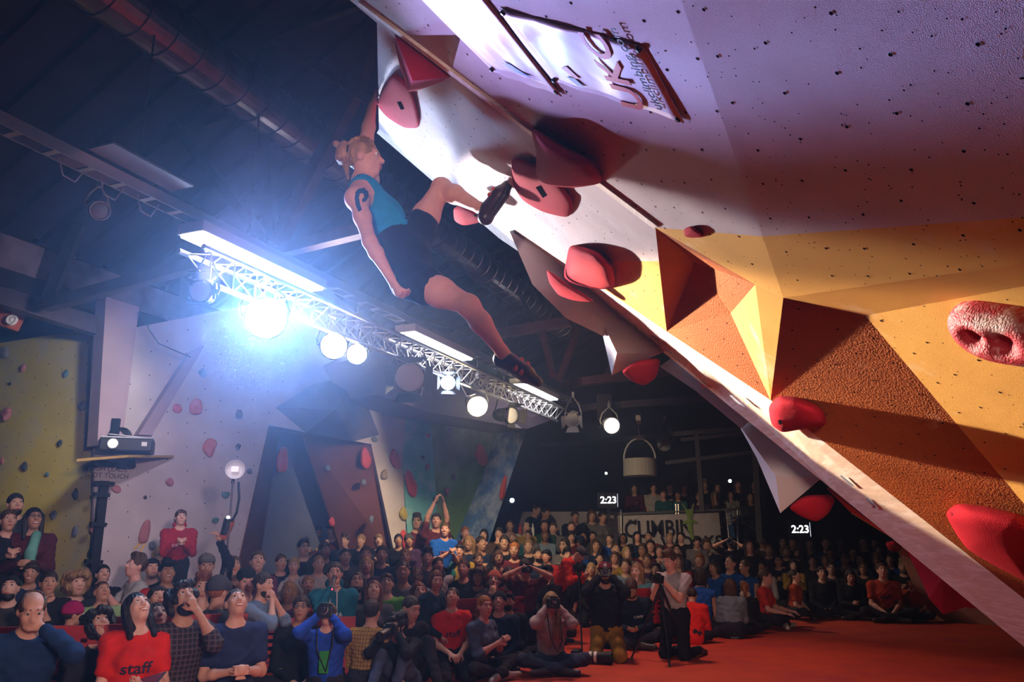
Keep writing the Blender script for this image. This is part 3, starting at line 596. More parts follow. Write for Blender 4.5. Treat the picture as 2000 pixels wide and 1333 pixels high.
truss_at(13.5, [((690, 575), (1025, 497), M_REDSTEEL, .2), ((760, 610), (960, 655), M_STEEL, .08), ((960, 655), (1115, 628), mat('mauve_steel', (.24, .13, .2), .5), .16), ((1058, 640), (1082, 738), M_REDSTEEL, .10), ((1130, 640), (1092, 745), M_REDSTEEL, .10), ((1000, 540), (1092, 745), M_STEEL, .05)], 'red roof truss behind the climber’s lower leg'.replace('’', "'"))
truss_at(17.5, [((1095, 752), (1460, 705), M_REDSTEEL, .18), ((1100, 800), (1500, 770), M_STEEL, .14), ((1180, 740), (1230, 650), M_STEEL, .1), ((1330, 720), (1280, 640), M_STEEL, .1)], 'dark red beam frame at the far end of the roof')
truss_at(19.8, [((1040, 872), (1480, 835), M_STEEL, .10), ((1330, 860), (1500, 842), M_STEEL, .08), ((1360, 840), (1372, 1000), M_STEEL, .10), ((1470, 800), (1484, 1060), mat('grey_steel', (.12, .12, .13), .5), .12), ((1300, 905), (1500, 880), M_STEEL, .08)], 'dark scaffold frame over the gallery')
p = at(60, 590, 9.0); e = thing('roof_beam', p, 'purple steel beam bracketed to the wall above the yellow panel', 'steel beam')
part(MB().beam(at(-60, 560, 8.6), at(192, 640, 9.7), .16, .22), 'beam', M_STEEL, e); part(MB().beam(at(90, 598, 8.9), at(155, 440, 8.9), .10, .14), 'post', M_STEEL, e)
for k in range(4): part(MB().lathe(at(96 + 8 * k, 596 - 2 * k, 8.82), (0, -1, 0), [(0, .012), (.012, .012), (.016, 0)], 8), 'bolt', M_ALU, e)
# spiral duct
q = at(600, 270, 8.0); e = thing('ventilation_duct', q, 'long round silver spiral duct under the roof', 'duct')
M_DUCT = mat('galvanised_duct', (.30, .27, .31), .32, .9, var=.2, vscale=5)
mb = MB()
for s_ in range(-14, 22): pass
part(MB().tube([q + AX * t for t in (-7, 9)], .25, 28), 'duct_pipe', M_DUCT, e, smooth=False)
for k in range(-22, 30): part(MB().lathe(q + AX * (k * .3), AX, [(-.015, .252), (-.01, .265), (.01, .265), (.015, .252)], 28), 'seam_ring', M_DUCT, e)
# cable tray with three fluorescent fittings
TQ = at(370, 455, 6.4)
def rig(t, cx=0.0, z=0.0): return TQ + AX * t + CX * cx + UP * z
e = thing('cable_tray', rig(0, 0, .12), 'perforated steel cable tray running above the lighting truss', 'cable tray')
for cx in (-.07, .07): part(MB().beam(rig(-5.5, cx, .16), rig(11, cx, .16), .012, .09), 'rail', M_ALU, e)
for k in range(56): part(MB().box(rig(-5.4 + k * .29, 0, .122), (.14, .05, .012), Matrix((CX, AX, UP)).transposed()), 'rung', M_ALU, e)
for k, t in enumerate((-3.8, -.6, 3.2, 7.2, 10.6)): part(MB().beam(rig(t, 0, .2), rig(t, 0, 2.4), .012, .012), 'hanger_rod', M_STEEL, e)
for k in range(3): part(MB().tube([rig(-1.3 + .35 * k, .03, .1), rig(-1.25 + .35 * k, .03, -.02), rig(-1.15 + .35 * k, .03, -.03), rig(-1.08 + .35 * k, .03, .1)], .006, 6), 'cable_loop', M_WHITE, e)
M_TUBE = mat('fluorescent_diffuser', (1.0, .95, .92), .5, emit=9.0)
for t, l in ((0, 'nearest and largest white fluorescent fitting on the cable tray'), (3.72, 'middle white fluorescent fitting above the lighting truss'), (7.6, 'farthest white fluorescent fitting near the hanging shoe')):
    e = thing('fluorescent_fitting', rig(t + .9, 0, .06), l, 'ceiling light', 'fluorescent fittings on the cable tray')
    B = Matrix((CX, AX, UP)).transposed()
    part(MB().box(rig(t + .9, 0, .055), (.30, 1.8, .10), B), 'housing', M_WHITE, e, bevel=.008)
    part(MB().box(rig(t + .9, 0, -.006), (.25, 1.74, .022), B), 'diffuser', M_TUBE, e)
# triangular aluminium truss
UQ = at(365, 497, 6.6)
def tr(t, cx=0.0, z=0.0): return UQ + AX * t + CX * cx + UP * z
e = thing('lighting_truss', tr(0), 'triangular aluminium lighting truss hung below the fluorescent fittings', 'truss')
ch = ((0, 0), (.28, 0), (.14, -.24))
for cx, z in ch: part(MB().tube([tr(-.1, cx, z), tr(9.6, cx, z)], .026, 10), 'chord', M_ALU, e)
for k in range(32):
    t = k * .3
    for (a, b) in ((0, 2), (1, 2), (0, 1)):
        part(MB().tube([tr(t, *ch[a]), tr(t + .15, *ch[b]), tr(t + .3, *ch[a])], .009, 6), 'brace', M_ALU, e)
for t in (.6, 3.6, 6.6, 9.2): part(MB().beam(tr(t, .14, 0), tr(t, .14, 2.2), .01, .01), 'hanger_wire', M_STEEL, e)
# stage lamps
rz_ = TQ.z + .1
def lamp(name, p, aim, r, L, label, emit=None, col=(1, 1, 1), doors=True, hang=.35, group='stage lamps on the lighting truss', body=None):
    p = Vector(p); d = (Vector(aim) - p).normalized(); e = thing(name, p, label, 'stage lamp', group)
    body = body or M_BLACK
    part(MB().lathe(p - d * L, d, [(0, 0), (0, r * .7), (L * .3, r * .85), (L * .35, r * .8), (L * .8, r), (L, r * 1.05), (L, r * .95), (L * .93, r * .93), (L * .93, 0)], 20), 'housing', body, e)
    m = mat('lens_' + '_'.join('%d' % (c * 100) for c in col) + '_%d' % (emit or 0), col if emit else (.4, .42, .46), .15, emit=emit or 0.0)
    part(MB().lathe(p - d * L * .06, d, [(0, r * .92), (.012, r * .75), (.02, r * .4), (.024, 0)], 20), 'lens', m, e)
    x = d.cross(UP).normalized(); u = x.cross(d)
    c = p - d * L * .55; top = c + UP * (r + hang)
    part(MB().tube([c - x * r * 1.05, c - x * r * 1.2 + UP * r * .5, c - x * r * .9 + UP * (r + hang * .3), top, c + x * r * .9 + UP * (r + hang * .3), c + x * r * 1.2 + UP * r * .5, c + x * r * 1.05], .012, 6), 'yoke', body, e)
    part(MB().box(top + UP * .03, (.05, .05, .1)), 'clamp', M_ALU, e)
    if top.z < rz_: part(MB().tube([top + UP * .05, Vector((top.x, top.y, rz_))], .012, 6), 'drop_rod', M_ALU, e)
    if doors:
        for s, ax in ((1, u), (-1, u), (1, x), (-1, x)):
            o = x if ax is u else u; a = p + ax * s * r * 1.02; b = a + d * r * .95 + ax * s * r * .45
            part(MB().slab([a - o * r * .7, a + o * r * .7, b + o * r * .95, b - o * r * .95], ax * s, .004), 'barn_door', body, e)
    return e
near = at(1200, 200, 3.0)
lamp('stage_lamp', LAMP_BLUE, at(1000, 560, 2.0), .20, .4, 'brilliant blue-white stage lamp under the nearest fluorescent fitting', 420, (.36, .58, 1.0), doors=False, hang=.2)
lamp('stage_lamp', LAMP_PINK, at(1000, 600, 2.0), .15, .36, 'bright pinkish white stage lamp, second from the brilliant blue one', 160, (1.0, .92, .95), doors=False, hang=.2)
lamp('stage_lamp', LAMP_SIDE, at(1000, 600, 2.0), .12, .3, 'small bright white stage lamp beside the pinkish one', 160, (1.0, .97, .95), doors=False, hang=.2)
lamp('stage_lamp', LAMP_WARM, at(1050, 760, 3.0), .15, .42, 'warm yellow glowing stage lamp above the green panel', 90, (1.0, .78, .45), doors=False, hang=.3)
lamp('stage_lamp', LAMP_NEAR, LAMP_NEAR + Vector((.126, -.988, -.088)), .10, .24, 'small black stage lamp dangling at the near end of the truss', None, hang=.3)
lamp('stage_lamp', at(875, 748, 10.9), at(1000, 760, 6.0), .11, .34, 'blue-tinted stage lamp right of the black speaker drum', 30, (.55, .7, 1.0), hang=.35)
lamp('stage_lamp', at(1000, 812, 13.0), at(1400, 830, 9.0), .14, .5, 'unlit barn-door stage lamp next to the warm yellow one', None, hang=.35)
lamp('stage_lamp', at(800, 738, 9.95), at(780, 900, 6.0), .20, .4, 'large black stage lamp pointing down, below the hip of the climber', None, hang=.3)
lamp('floodlight', at(196, 412, 7.0), at(420, 520, 5.0), .09, .26, 'white oval floodlight clipped to the cable tray at the left', None, hang=.16, group=None, doors=False, body=M_WHITE)
lamp('floodlight', at(1195, 832, 15.6), at(1300, 880, 12.0), .16, .4, 'white floodlight at the far end of the cable tray', 14, (1, .98, .95), doors=False, hang=.2, group=None, body=M_WHITE)
lamp('stage_lamp', at(1118, 822, 15.7), at(1080, 980, 12.0), .14, .4, 'white work light hanging below the far fluorescent fitting', None, hang=.3, body=M_WHITE)
lamp('floodlight', at(1297, 868, 18.5), at(1100, 1000, 12.0), .16, .3, 'small grey floodlight right of the drum-shaped lamp', None, doors=False, hang=.4, group=None, body=mat('grey_enamel', (.25, .25, .27), .5))
e = thing('flat_panel_light', rig(-.9, .25, .3), 'thin grey panel lying on the cable tray', 'panel'); part(MB().box(rig(-.7, .18, .26), (.25, .8, .02), Matrix((CX, AX, UP)).transposed()), 'panel', M_ALU, e)
# speaker-like drum and junction boxes
e = thing('junction_box', at(1180, 795, 16.2), 'grey junction box with bundled cables at the far end of the tray', 'junction box'); part(MB().box(at(1180, 795, 16.2), (.3, .2, .5)), 'box', M_STEEL, e, bevel=.01)
for k in range(5): part(MB().tube([at(1150 + 6 * k, 822, 15.9), at(1165 + 4 * k, 832 + 3 * k, 15.8), at(1185, 815 + 4 * k, 15.9)], .012, 6), 'cable', M_BLACK, e)
for k, (a, b, c) in enumerate((((805, 712, 10.4), (812, 735, 10.3), (808, 782, 10.3)), ((815, 720, 10.4), (828, 745, 10.4), (820, 782, 10.4)), ((1010, 800, 13.6), (1035, 815, 13.6), (1062, 808, 13.7)), ((900, 752, 11), (912, 775, 11), (928, 770, 11.4)), ((268, 610, 9.6), (310, 672, 9.8), (372, 698, 10.2)))):
    tag(MB().tube([at(*a), at(*b).lerp(at(*a).lerp(at(*c), .5), .0), at(*c)], .008, 6).build('cable', M_WHITE if k < 4 else M_BLACK, smooth=True), ['white cable dangling beside the large black stage lamp', 'second white cable dangling by the black stage lamp', 'pale cable looping under the far fluorescent fitting', 'pale cable near the blue-tinted lamp', 'thin dark cable sagging over the white wall'][k], 'cable')
# drum pendant
c = at(1250, 912, 17.0); e = thing('drum_pendant', c, 'white drum-shaped pendant lamp hanging over the far crowd', 'pendant lamp')
part(MB().lathe(c - UP * .2, UP, [(0, 0), (0, .36), (.36, .35), (.36, .33), (.05, .33)], 28), 'drum', mat('drum_white', (.50, .48, .46), .6), e)
part(MB().tube([c + Vector((.34 * math.cos(a), 0, .14 + .46 * math.sin(a))) for a in [math.pi * k / 12 for k in range(13)]], .018, 8), 'bail', M_WHITE, e)
part(MB().tube([c + UP * .6, c + UP * 1.1], .01, 6), 'cord', M_WHITE, e); part(MB().box(c + UP * 1.0, (.1, .1, .2)), 'hook_block', M_WHITE, e)
part(MB().lathe(c - UP * .19, UP, [(0, .05), (.25, .05), (.25, 0)], 12), 'bulb', M_EYE, e)
# small lights in the dark
for px, py, Y, r, col, s, l, nm in ((1184, 925, 20.9, .03, (.8, 1, .9), 25, 'small white light high on the dark rear wall', 'wall_light'), (1426, 940, 20.9, .04, (.75, 1, .9), 16, 'pale green emergency light at the right of the gallery', 'wall_light'), (1000, 978, 19.5, .05, (.6, .8, 1), 40, 'bluish lamp beside the blue prow', 'wall_light')):
    c = at(px, py, Y); e = thing(nm, c, l, 'wall light'); part(MB().box(c + Vector((0, .05, 0)), (r * 3, .06, r * 2.6)), 'housing', M_BLACK, e); part(MB().lathe(c + Vector((0, .01, 0)), (0, -1, 0), [(0, r), (.02, r * .8), (.025, 0)], 14), 'lens', mat('small_light_%d' % px, col, .4, emit=s), e)
# timer screens
for px, py, Y, l in ((1188, 978, 17.6, 'black timer screen reading 2:23 beside the gallery railing'), (1562, 1035, 16.4, 'black timer screen reading 2:23 under the lower grey volume')):
    c = at(px, py, Y); e = thing('timer_screen', c, l, 'screen', 'timer screens')
    part(MB().box(c, (.46, .06, .34)), 'casing', M_BLACK, e, bevel=.01); part(MB().box(c + Vector((.2, -.033, .0)), (.008, .004, .28)), 'lit_edge', mat('screen_edge', (.8, .85, 1), emit=1.2), e)
    o = mobj('digits', text_mesh('digits', '2:23', .21, .001), mat('screen_digits', (.95, .97, 1), emit=3.0), e); o.rotation_euler = (R(90), 0, 0); o.location = (0, -.034, 0)
    part(MB().box(Vector((c.x, c.y + .05, c.z / 2)), (.06, .05, c.z)), 'stand', M_BLACK, e)
# gallery railing and banner
ra, rb_ = at(1208, 1005, 17.9), at(1445, 995, 17.9); e = thing('gallery_railing', ra, 'tubular steel railing above the printed banner', 'railing')
part(MB().tube([ra, rb_], .03, 8), 'top_rail', M_ALU, e)
for px in (1213, 1320, 1325, 1440): part(MB().tube([at(px, 985 if px in (1320, 1325) else 996, 17.9), at(px + 2, 1100, 17.9)], .025, 8), 'post', M_ALU, e)
b4 = [at(1217, 1008, 17.8), at(1404, 1002, 17.8), at(1412, 1090, 17.8), at(1217, 1092, 17.8)]; e = thing('banner', b4[0], 'white banner with black CLIMBING WORKS lettering on the gallery', 'banner')
part(MB().slab(b4, (0, -1, 0), .01), 'sheet', mat('banner_cloth', (.50, .46, .48), .8, var=.12, bump=.2, bscale=4), e)
for body, px, py, sz, sx in (('CLIMBIN', 1287, 1035, .50, .80), ('WORKS', 1352, 1063, .42, .9), ('THE', 1236, 1020, .12, 1)):
    o = mobj('lettering', text_mesh('lettering', body, sz, .002), M_BLACKM, e); o.rotation_euler = (R(90), R(-1.5), 0); o.location = at(px, py, 17.77) - e.location; o.scale = (sx, 1, 1)
gf = [EL((0, 0, .3), (.09, .03, .09)), RC((0, 0, .2), (0, 0, -.05), .05, .06), RC((0, 0, .15), (-.14, 0, .08), .03), RC((0, 0, .15), (.14, 0, .1), .03), RC((0, 0, -.05), (.05, 0, -.25), .04), RC((.05, 0, -.25), (.18, 0, -.32), .03), RC((-.06, 0, .35), (-.15, 0, .5), .02), RC((.06, 0, .35), (.1, 0, .5), .02)]
o = mobj('logo_figure', sdf_mesh('logo_figure', gf, .02), mat('green_print', (.22, .34, .06), .7), e); o.location = at(1348, 1030, 17.76) - e.location; o.scale = (1, .3, 1)
# flag beside the banner
c = at(1424, 1003, 17.6); e = thing('feather_flag', c, 'narrow blue feather flag with white letters right of the banner', 'flag')
part(MB().slab([at(1419, 1000, 17.6), at(1428, 1000, 17.6), at(1436, 1052, 17.6), at(1427, 1052, 17.6)], (0, -1, 0), .01), 'flag_cloth', mat('flag_blue', (.04, .14, .34), .7), e)
o = mobj('lettering', text_mesh('lettering', 'beta', .15, .001), M_WHITE, e); o.rotation_euler = (R(90), R(82), 0); o.location = at(1425, 1014, 17.57) - e.location
part(MB().tube([at(1418, 995, 17.62), Vector((at(1432, 1120, 17.62).x, 17.62, .01))], .012, 6), 'pole', M_ALU, e)
# ------------------------------------------------------------------ projector on its shelf
sp = [wb(152, 898, .95), wb(262, 890, .95), wb(345, 890, .25), wb(230, 892, .05)]
c = (sp[0] + sp[2]) / 2; e = thing('projector_shelf', c, 'plywood shelf on black brackets bolted to the white wall', 'shelf')
part(MB().slab([wb(150, 897, .9), wb(250, 889, .9), wb(340, 890, .05), wb(190, 892, .05)], UP, .03), 'board', mat('shelf_ply', (.42, .28, .06), .6), e)
part(MB().beam(wb(190, 906, .1), wb(226, 908, .1), .06, .06), 'bracket', M_BLACK, e); part(MB().beam(wb(231, 911, .1), wb(261, 912, .1), .06, .05), 'bracket', M_BLACK, e); part(MB().beam(wb(258, 898, .1), wb(260, 914, .1), .06, .05), 'bracket', M_BLACK, e)
pc = wb(250, 872, .45); e = thing('projector', pc - UP * .12, 'black data projector with glowing lens on the wall shelf', 'projector')
MX = Matrix((Vector((.94, .34, 0)), Vector((-.34, .94, 0)), UP)).transposed()
part(MB().box(pc, (.58, .44, .16), MX), 'body', M_BLACK, e, bevel=.015); part(MB().box(pc + UP * .085, (.56, .42, .02), MX), 'top_cover', mat('silver_plastic', (.42, .42, .48), .4), e)
part(MB().slab([pc + MX @ Vector(v) + UP * .12 for v in ((-.2, -.25, .0), (.28, -.1, -.02), (.28, .2, -.02), (-.2, .1, .03))], UP, .01), 'lid_flap', MATS['silver_plastic'], e)
ld = MX @ Vector((0, -1, 0)); lp = pc + MX @ Vector((-.14, -.22, .0))
part(MB().lathe(lp, ld, [(0, .06), (.03, .065), (.05, .06), (.05, .05), (.02, .045)], 18), 'lens_ring', M_ALU, e); part(MB().lathe(lp + ld * .02, ld, [(0, .045), (.012, .03), (.015, 0)], 14), 'lens', mat('projector_lens', (.9, .95, .7), .2, emit=5), e)
part(MB().box(pc + MX @ Vector((.2, -.222, .01)), (.06, .004, .05), MX), 'badge', M_WHITE, e)
e = thing('cable_coil', wb(222, 850, .25), 'coil of black cable on the mauve post above the projector', 'cable')
for k in range(5): part(MB().tube([wb(228 + 3 * k + 17 * math.cos(a), 856 + 19 * math.sin(a), .38 + .01 * k) for a in [2 * math.pi * j / 16 for j in range(17)]], .012, 6, cap=False), 'loop', M_BLACK, e)
part(MB().box(wb(225, 838, .4), (.09, .05, .25)), 'hook', M_BLACK, e)
for i, (body, py) in enumerate((('HIGH LEADS', 917), ('DO NOT TOUCH', 931))): pass
e = thing('wall_notice', wb(210, 924, .01), 'hand-lettered notice HIGH LEADS NOT TOUCH under the shelf', 'sign')
for body, py in (('HIGH LEADS', 917), ('NOT TOUCH', 930)):
    o = mobj('lettering', text_mesh('lettering', body, .085, .001, False), mat('pencil_grey', (.14, .1, .14), .8), e); o.matrix_basis = Matrix.Translation(-e.location) @ frame(wb(211, py, .012), BD, UP, None)
# black ladder-like bracket
e = thing('wall_ladder', wb(195, 1000, .1), 'black steel post with short cross-bars beside the yellow wall', 'ladder post')
part(MB().beam(wb(204, 940, .12), wb(178, 1160, .12), .10, .06, BN), 'post', M_BLACK, e)
for (a, b) in (((184, 944), (222, 946)), ((183, 966), (213, 968)), ((176, 1024), (206, 1026)), ((166, 1097), (199, 1099))): part(MB().beam(wb(*a, .16), wb(*b, .16), .05, .07, BN), 'cross_bar', M_BLACK, e)
# tilted equipment far left
e = thing('red_speaker', at(28, 618, 9.4), 'orange-red boxed loudspeaker cut by the left edge', 'speaker'); part(MB().box(at(10, 618, 9.4), (.3, .3, .26), Matrix.Rotation(.3, 3, 'Y')), 'cabinet', mat('orange_red_box', (.5, .12, .06), .5), e, bevel=.02); part(MB().lathe(at(24, 626, 9.2), (0, -1, .1), [(0, .07), (.03, .06), (.02, .03), (.04, 0)], 14), 'cone', M_WHITE, e)
e = thing('air_vent', at(12, 15, 7.0), 'dim slatted vent in the top left corner', 'vent')
part(MB().box(at(-10, 15, 7.0), (.34, .1, .26), Matrix.Rotation(.4, 3, 'Y')), 'frame', M_STEEL, e)
for k in range(4): part(MB().beam(at(-5, 2 + 9 * k, 6.93), at(24, 8 + 9 * k, 6.93), .02, .03), 'slat', mat('vent_slat', (.2, .16, .18)), e)
# light stand with reflector lamp
c = at(459, 917, 8.6); base = on_floor(437, 1400); base = Vector((at(438, 1160, 8.6).x, 8.6, 0)); e = thing('light_stand', base, 'tall thin chrome stand with white reflector lamp before the white wall', 'light stand')
M_CHROME = mat('chrome', (.75, .72, .76), .22, .95)
top = at(455, 940, 8.6)
part(MB().tube([base + UP * .35, at(441, 1110, 8.6)], .016, 10), 'pole', M_CHROME, e); part(MB().tube([at(441, 1110, 8.6), top], .011, 10), 'pole', M_CHROME, e)
part(MB().lathe(at(441, 1112, 8.6), UP, [(-.03, .016), (-.03, .03), (.03, .03), (.03, .011)], 12), 'collar', M_BLACK, e)
for k in range(3): a = k * 2.09 + .4; part(MB().tube([base + UP * .45, base + Vector((math.cos(a) * .42, math.sin(a) * .42, .02))], .012, 8), 'leg', M_CHROME, e)
dl = (at(520, 980, 6.0) - c).normalized()
part(MB().lathe(c - dl * .07, dl, [(0, .03), (.02, .065), (.07, .098), (.1, .104), (.1, .1), (.07, .092), (.03, .06), (.03, .0)], 26), 'reflector', M_WHITE, e, smooth=True)
part(MB().box(c + dl * .0, (.07, .03, .055)), 'bulb_window', mat('lamp_window', (.9, .8, .85), .3, emit=.6), e); part(MB().box(c - dl * .13 - UP * .02, (.07, .12, .16)), 'lamp_body', M_BLACK, e, bevel=.01)
part(MB().tube([c - dl * .12 - UP * .1, top - UP * .02], .018, 8), 'swivel', M_BLACK, e)
part(MB().tube([at(466, 942, 8.6), at(467, 975, 8.6), at(462, 1002, 8.6), at(452, 1020, 8.6)], .014, 8), 'cable', M_BLACK, e, smooth=True)
part(MB().beam(at(444, 1013, 8.55), at(436, 1046, 8.55), .05, .06), 'power_pack', M_BLACK, e, bevel=.01)
part(MB().lathe(at(445, 1011, 8.5), (0, -1, 0), [(0, .016), (.008, .01), (.01, 0)], 10), 'indicator', mat('indicator_glow', (.9, 1, .9), emit=6), e)
# ================================================================== people
V3 = Vector
CLIMB = at(760, 420, 4.4)
def ik(a, t, l1, l2, pole):
    d = t - a; L = min(max(d.length, abs(l1 - l2) + .01), l1 + l2 - .005); d.normalize(); t = a + d * L
    x = (l1 * l1 - l2 * l2 + L * L) / (2 * L); h = math.sqrt(max(l1 * l1 - x * x, 0))
    p = pole - d * pole.dot(d); p = p.normalized() if p.length > 1e-5 else d.orthogonal().normalized()
    return a + d * x + p * h, t
HEAD_SKIN = [EL((0, -.015, .03), (.074, .094, .088), .03), EL((0, .022, -.035), (.059, .066, .080), .04), EL((0, .052, -.093), (.026, .024, .018), .03), RC((0, .084, .018), (0, .107, -.022), .008, .0145, .012), EL((-.014, .095, -.028), (.009, .012, .008), .008), EL((.014, .095, -.028), (.009, .012, .008), .008),
    RC((-.036, .076, .036), (.036, .076, .036), .012, .012, .02), EL((-.04, .058, -.02), (.02, .02, .022), .02), EL((.04, .058, -.02), (.02, .02, .022), .02), RC((-.017, .083, -.060), (.017, .083, -.060), .0095, .0095, .012),
    EL((-.076, -.012, -.004), (.012, .022, .031), .008), EL((.076, -.012, -.004), (.012, .022, .031), .008)]
SOCK = [EL((-.031, .094, .016), (.019, .016, .011), .01, None, True), EL((.031, .094, .016), (.019, .016, .011), .01, None, True)]
def xf(prims, Rm, t, s):                                # move head-local prims into place
    Rm = np.array(Rm); t = np.array(t); out = []
    for p in prims:
        if p[0] == 'rc':
            f = p[6]
            out.append(('rc', t + Rm @ p[1] * s, t + Rm @ p[2] * s, p[3] * s, p[4] * s, p[5] * s, (tuple(Rm @ np.array(f[0])), f[1]) if f else None))
        else: out.append(('el', t + Rm @ p[1] * s, p[2] * s, Rm if p[3] is None else Rm @ p[3], p[4] * s, p[5]))
    return out
def hand(w, d, n, s, side, curl=.5, detail=True):       # palm, four fingers, thumb
    d = d.normalized(); n = (n - d * n.dot(d)); n = n.normalized() if n.length > 1e-4 else d.orthogonal().normalized(); x = d.cross(n) * side
    P = []
    c = w + d * .045 * s
    P.append(RC(w, w + d * .08 * s, .024 * s, .034 * s, .02 * s, (tuple(n), .55)))
    if not detail: P.append(RC(w + d * .06 * s, w + d * .13 * s + n * .05 * s * curl, .03 * s, .02 * s, .02 * s, (tuple(n), .6))); return P
    for i, (o, L) in enumerate(((-.029, .068), (-.010, .078), (.010, .073), (.028, .058))):
        k = w + d * .085 * s + x * o * s; L *= s; a1 = curl * 1.1; a2 = curl * 2.3
        m = k + (d * math.cos(a1) + n * math.sin(a1)) * L * .52; e = m + (d * math.cos(a2) + n * math.sin(a2)) * L * .5
        P += [RC(k, m, .0095 * s, .009 * s, .006 * s), RC(m, e, .009 * s, .0075 * s, .004 * s)]
    k = w + d * .03 * s - x * .026 * s; m = k + (d * .6 - x * .6 + n * .5 * curl).normalized() * .042 * s; e = m + (d * .9 - x * .1 + n * .8 * curl).normalized() * .034 * s
    P += [RC(k, m, .013 * s, .011 * s, .01 * s), RC(m, e, .011 * s, .009 * s, .005 * s)]
    return P
LEGS = {'stand': (.93, ((.10, .02, .48), (.11, -.02, .08), (.13, .18, .035))), 'kneel': (.49, ((.13, .06, .06), (.13, -.38, .07), (.13, -.52, .03))), 'heels': (.27, ((.14, .40, .07), (.12, -.03, .07), (.12, -.2, .03))),
        'sit': (.12, ((.36, .27, .17), (-.10, .36, .07), (-.26, .42, .05))), 'kneesup': (.12, ((.14, .34, .43), (.13, .60, .08), (.14, .8, .035))), 'bench': (.50, ((.13, .43, .50), (.13, .42, .08), (.14, .6, .035)))}
def rotz(a): return Matrix.Rotation(a, 3, 'Z')
def skeleton(mode, lean=0, side=0, hyaw=0, hpitch=10, gest='lap', gl=None, gr=None, s=1.0, fem=False, twist=0, legs=None):
    J = {}; hz, lg = LEGS[mode]; lg = legs or lg
    P = V3((0, 0, hz)); T = Matrix.Rotation(R(side), 3, 'Y') @ Matrix.Rotation(R(-lean), 3, 'X') @ rotz(R(twist))
    J['pel'] = P; J['T'] = T; ch = P + T @ V3((0, .01, .44)); J['chest'] = ch; J['neck'] = P + T @ V3((0, 0, .50))
    Rh = rotz(R(hyaw)) @ Matrix.Rotation(R(hpitch), 3, 'X'); Rh = Matrix.Rotation(R(-lean * .35), 3, 'X') @ Rh
    J['Rh'] = Rh; J['head'] = J['neck'] + (T @ V3((0, .014, .078))) + Rh @ V3((0, .018, .095))
    sw = .165 if fem else .185
    hd = J['head']; fw = Rh @ V3((0, 1, 0)); hu = Rh @ V3((0, 0, 1)); hx = Rh @ V3((1, 0, 0))
    for sd, k in ((1, 'R'), (-1, 'L')):
        J['sh' + k] = P + T @ V3((sd * sw, 0, .445)); J['hip' + k] = P + V3((sd * .09, 0, -.02))
        kn, an, to = [V3((sd * q[0], q[1], q[2])) for q in (lg if not isinstance(lg, dict) else lg[k])]
        J['kn' + k], J['an' + k], J['to' + k] = kn, an, to
        g = (gr if k == 'R' else gl) or gest
        pole = V3((sd * .55, -.35, -1)); n = V3((-sd, 0, 0)); cu = .45
        C = lambda x, y, z: ch + T @ V3((sd * x, y, z))
        if isinstance(g, (tuple, list)): t = V3(g); n = V3((-sd, 0, -.3))
        elif g == 'clap': t = C(.045, .27, -.10); cu = .12; n = V3((-sd, 0, 0))
        elif g == 'claphigh': t = C(.05, .30, .02); cu = .12
        elif g == 'clasp': t = C(.05, .26, -.20); cu = .7
        elif g == 'lap': t = C(.07, .25, -.36); cu = .6; n = V3((-sd * .5, 0, -1))
        elif g == 'knees': t = C(.22, .36, -.26); cu = .3; n = V3((0, 0, -1))
        elif g == 'camera': t = hd + fw * .13 + hx * sd * .075 - hu * .05; cu = .75; pole = V3((sd * .75, .1, -1)); n = -fw * .3 - hx * sd
        elif g == 'camerawide': t = hd + fw * .16 + hx * sd * .09 - hu * .0; cu = .7; pole = V3((sd * 1.2, .1, -.6)); n = -hx * sd
        elif g == 'mouth': t = hd + fw * .13 - hu * .165 + hx * sd * .03; cu = .95; pole = V3((sd * .5, .4, -1)); n = -fw
        elif g == 'chin': t = hd + fw * .10 - hu * .20 + hx * sd * .035; cu = .85; pole = V3((sd * .4, .5, -1)); n = -fw
        elif g == 'face': t = hd + fw * .125 - hu * .07 + hx * sd * .065; cu = .4; pole = V3((sd * 1, .3, -.9)); n = -fw - hx * sd * .4
        elif g == 'up': t = C(.06, .08, .62); cu = .2; pole = V3((sd, -.2, 0))
        elif g == 'upout': t = C(.10, .12, .50); cu = .5; pole = V3((sd, .2, -.2))
        elif g == 'phone': t = C(.05, .30, -.22); cu = .6; n = V3((-sd * .4, 0, 1))
        elif g == 'chestcam': t = C(.05, .30, -.02); cu = .6; n = V3((-sd, 0, .3))
        elif g == 'down': t = C(.08, .06, -.54); cu = .35
        else: t = C(.05, .2, -.3)
        el, wr = ik(J['sh' + k], t, .29, .25, pole)
        J['el' + k], J['wr' + k], J['hn' + k], J['cu' + k] = el, wr, n, cu
    return J
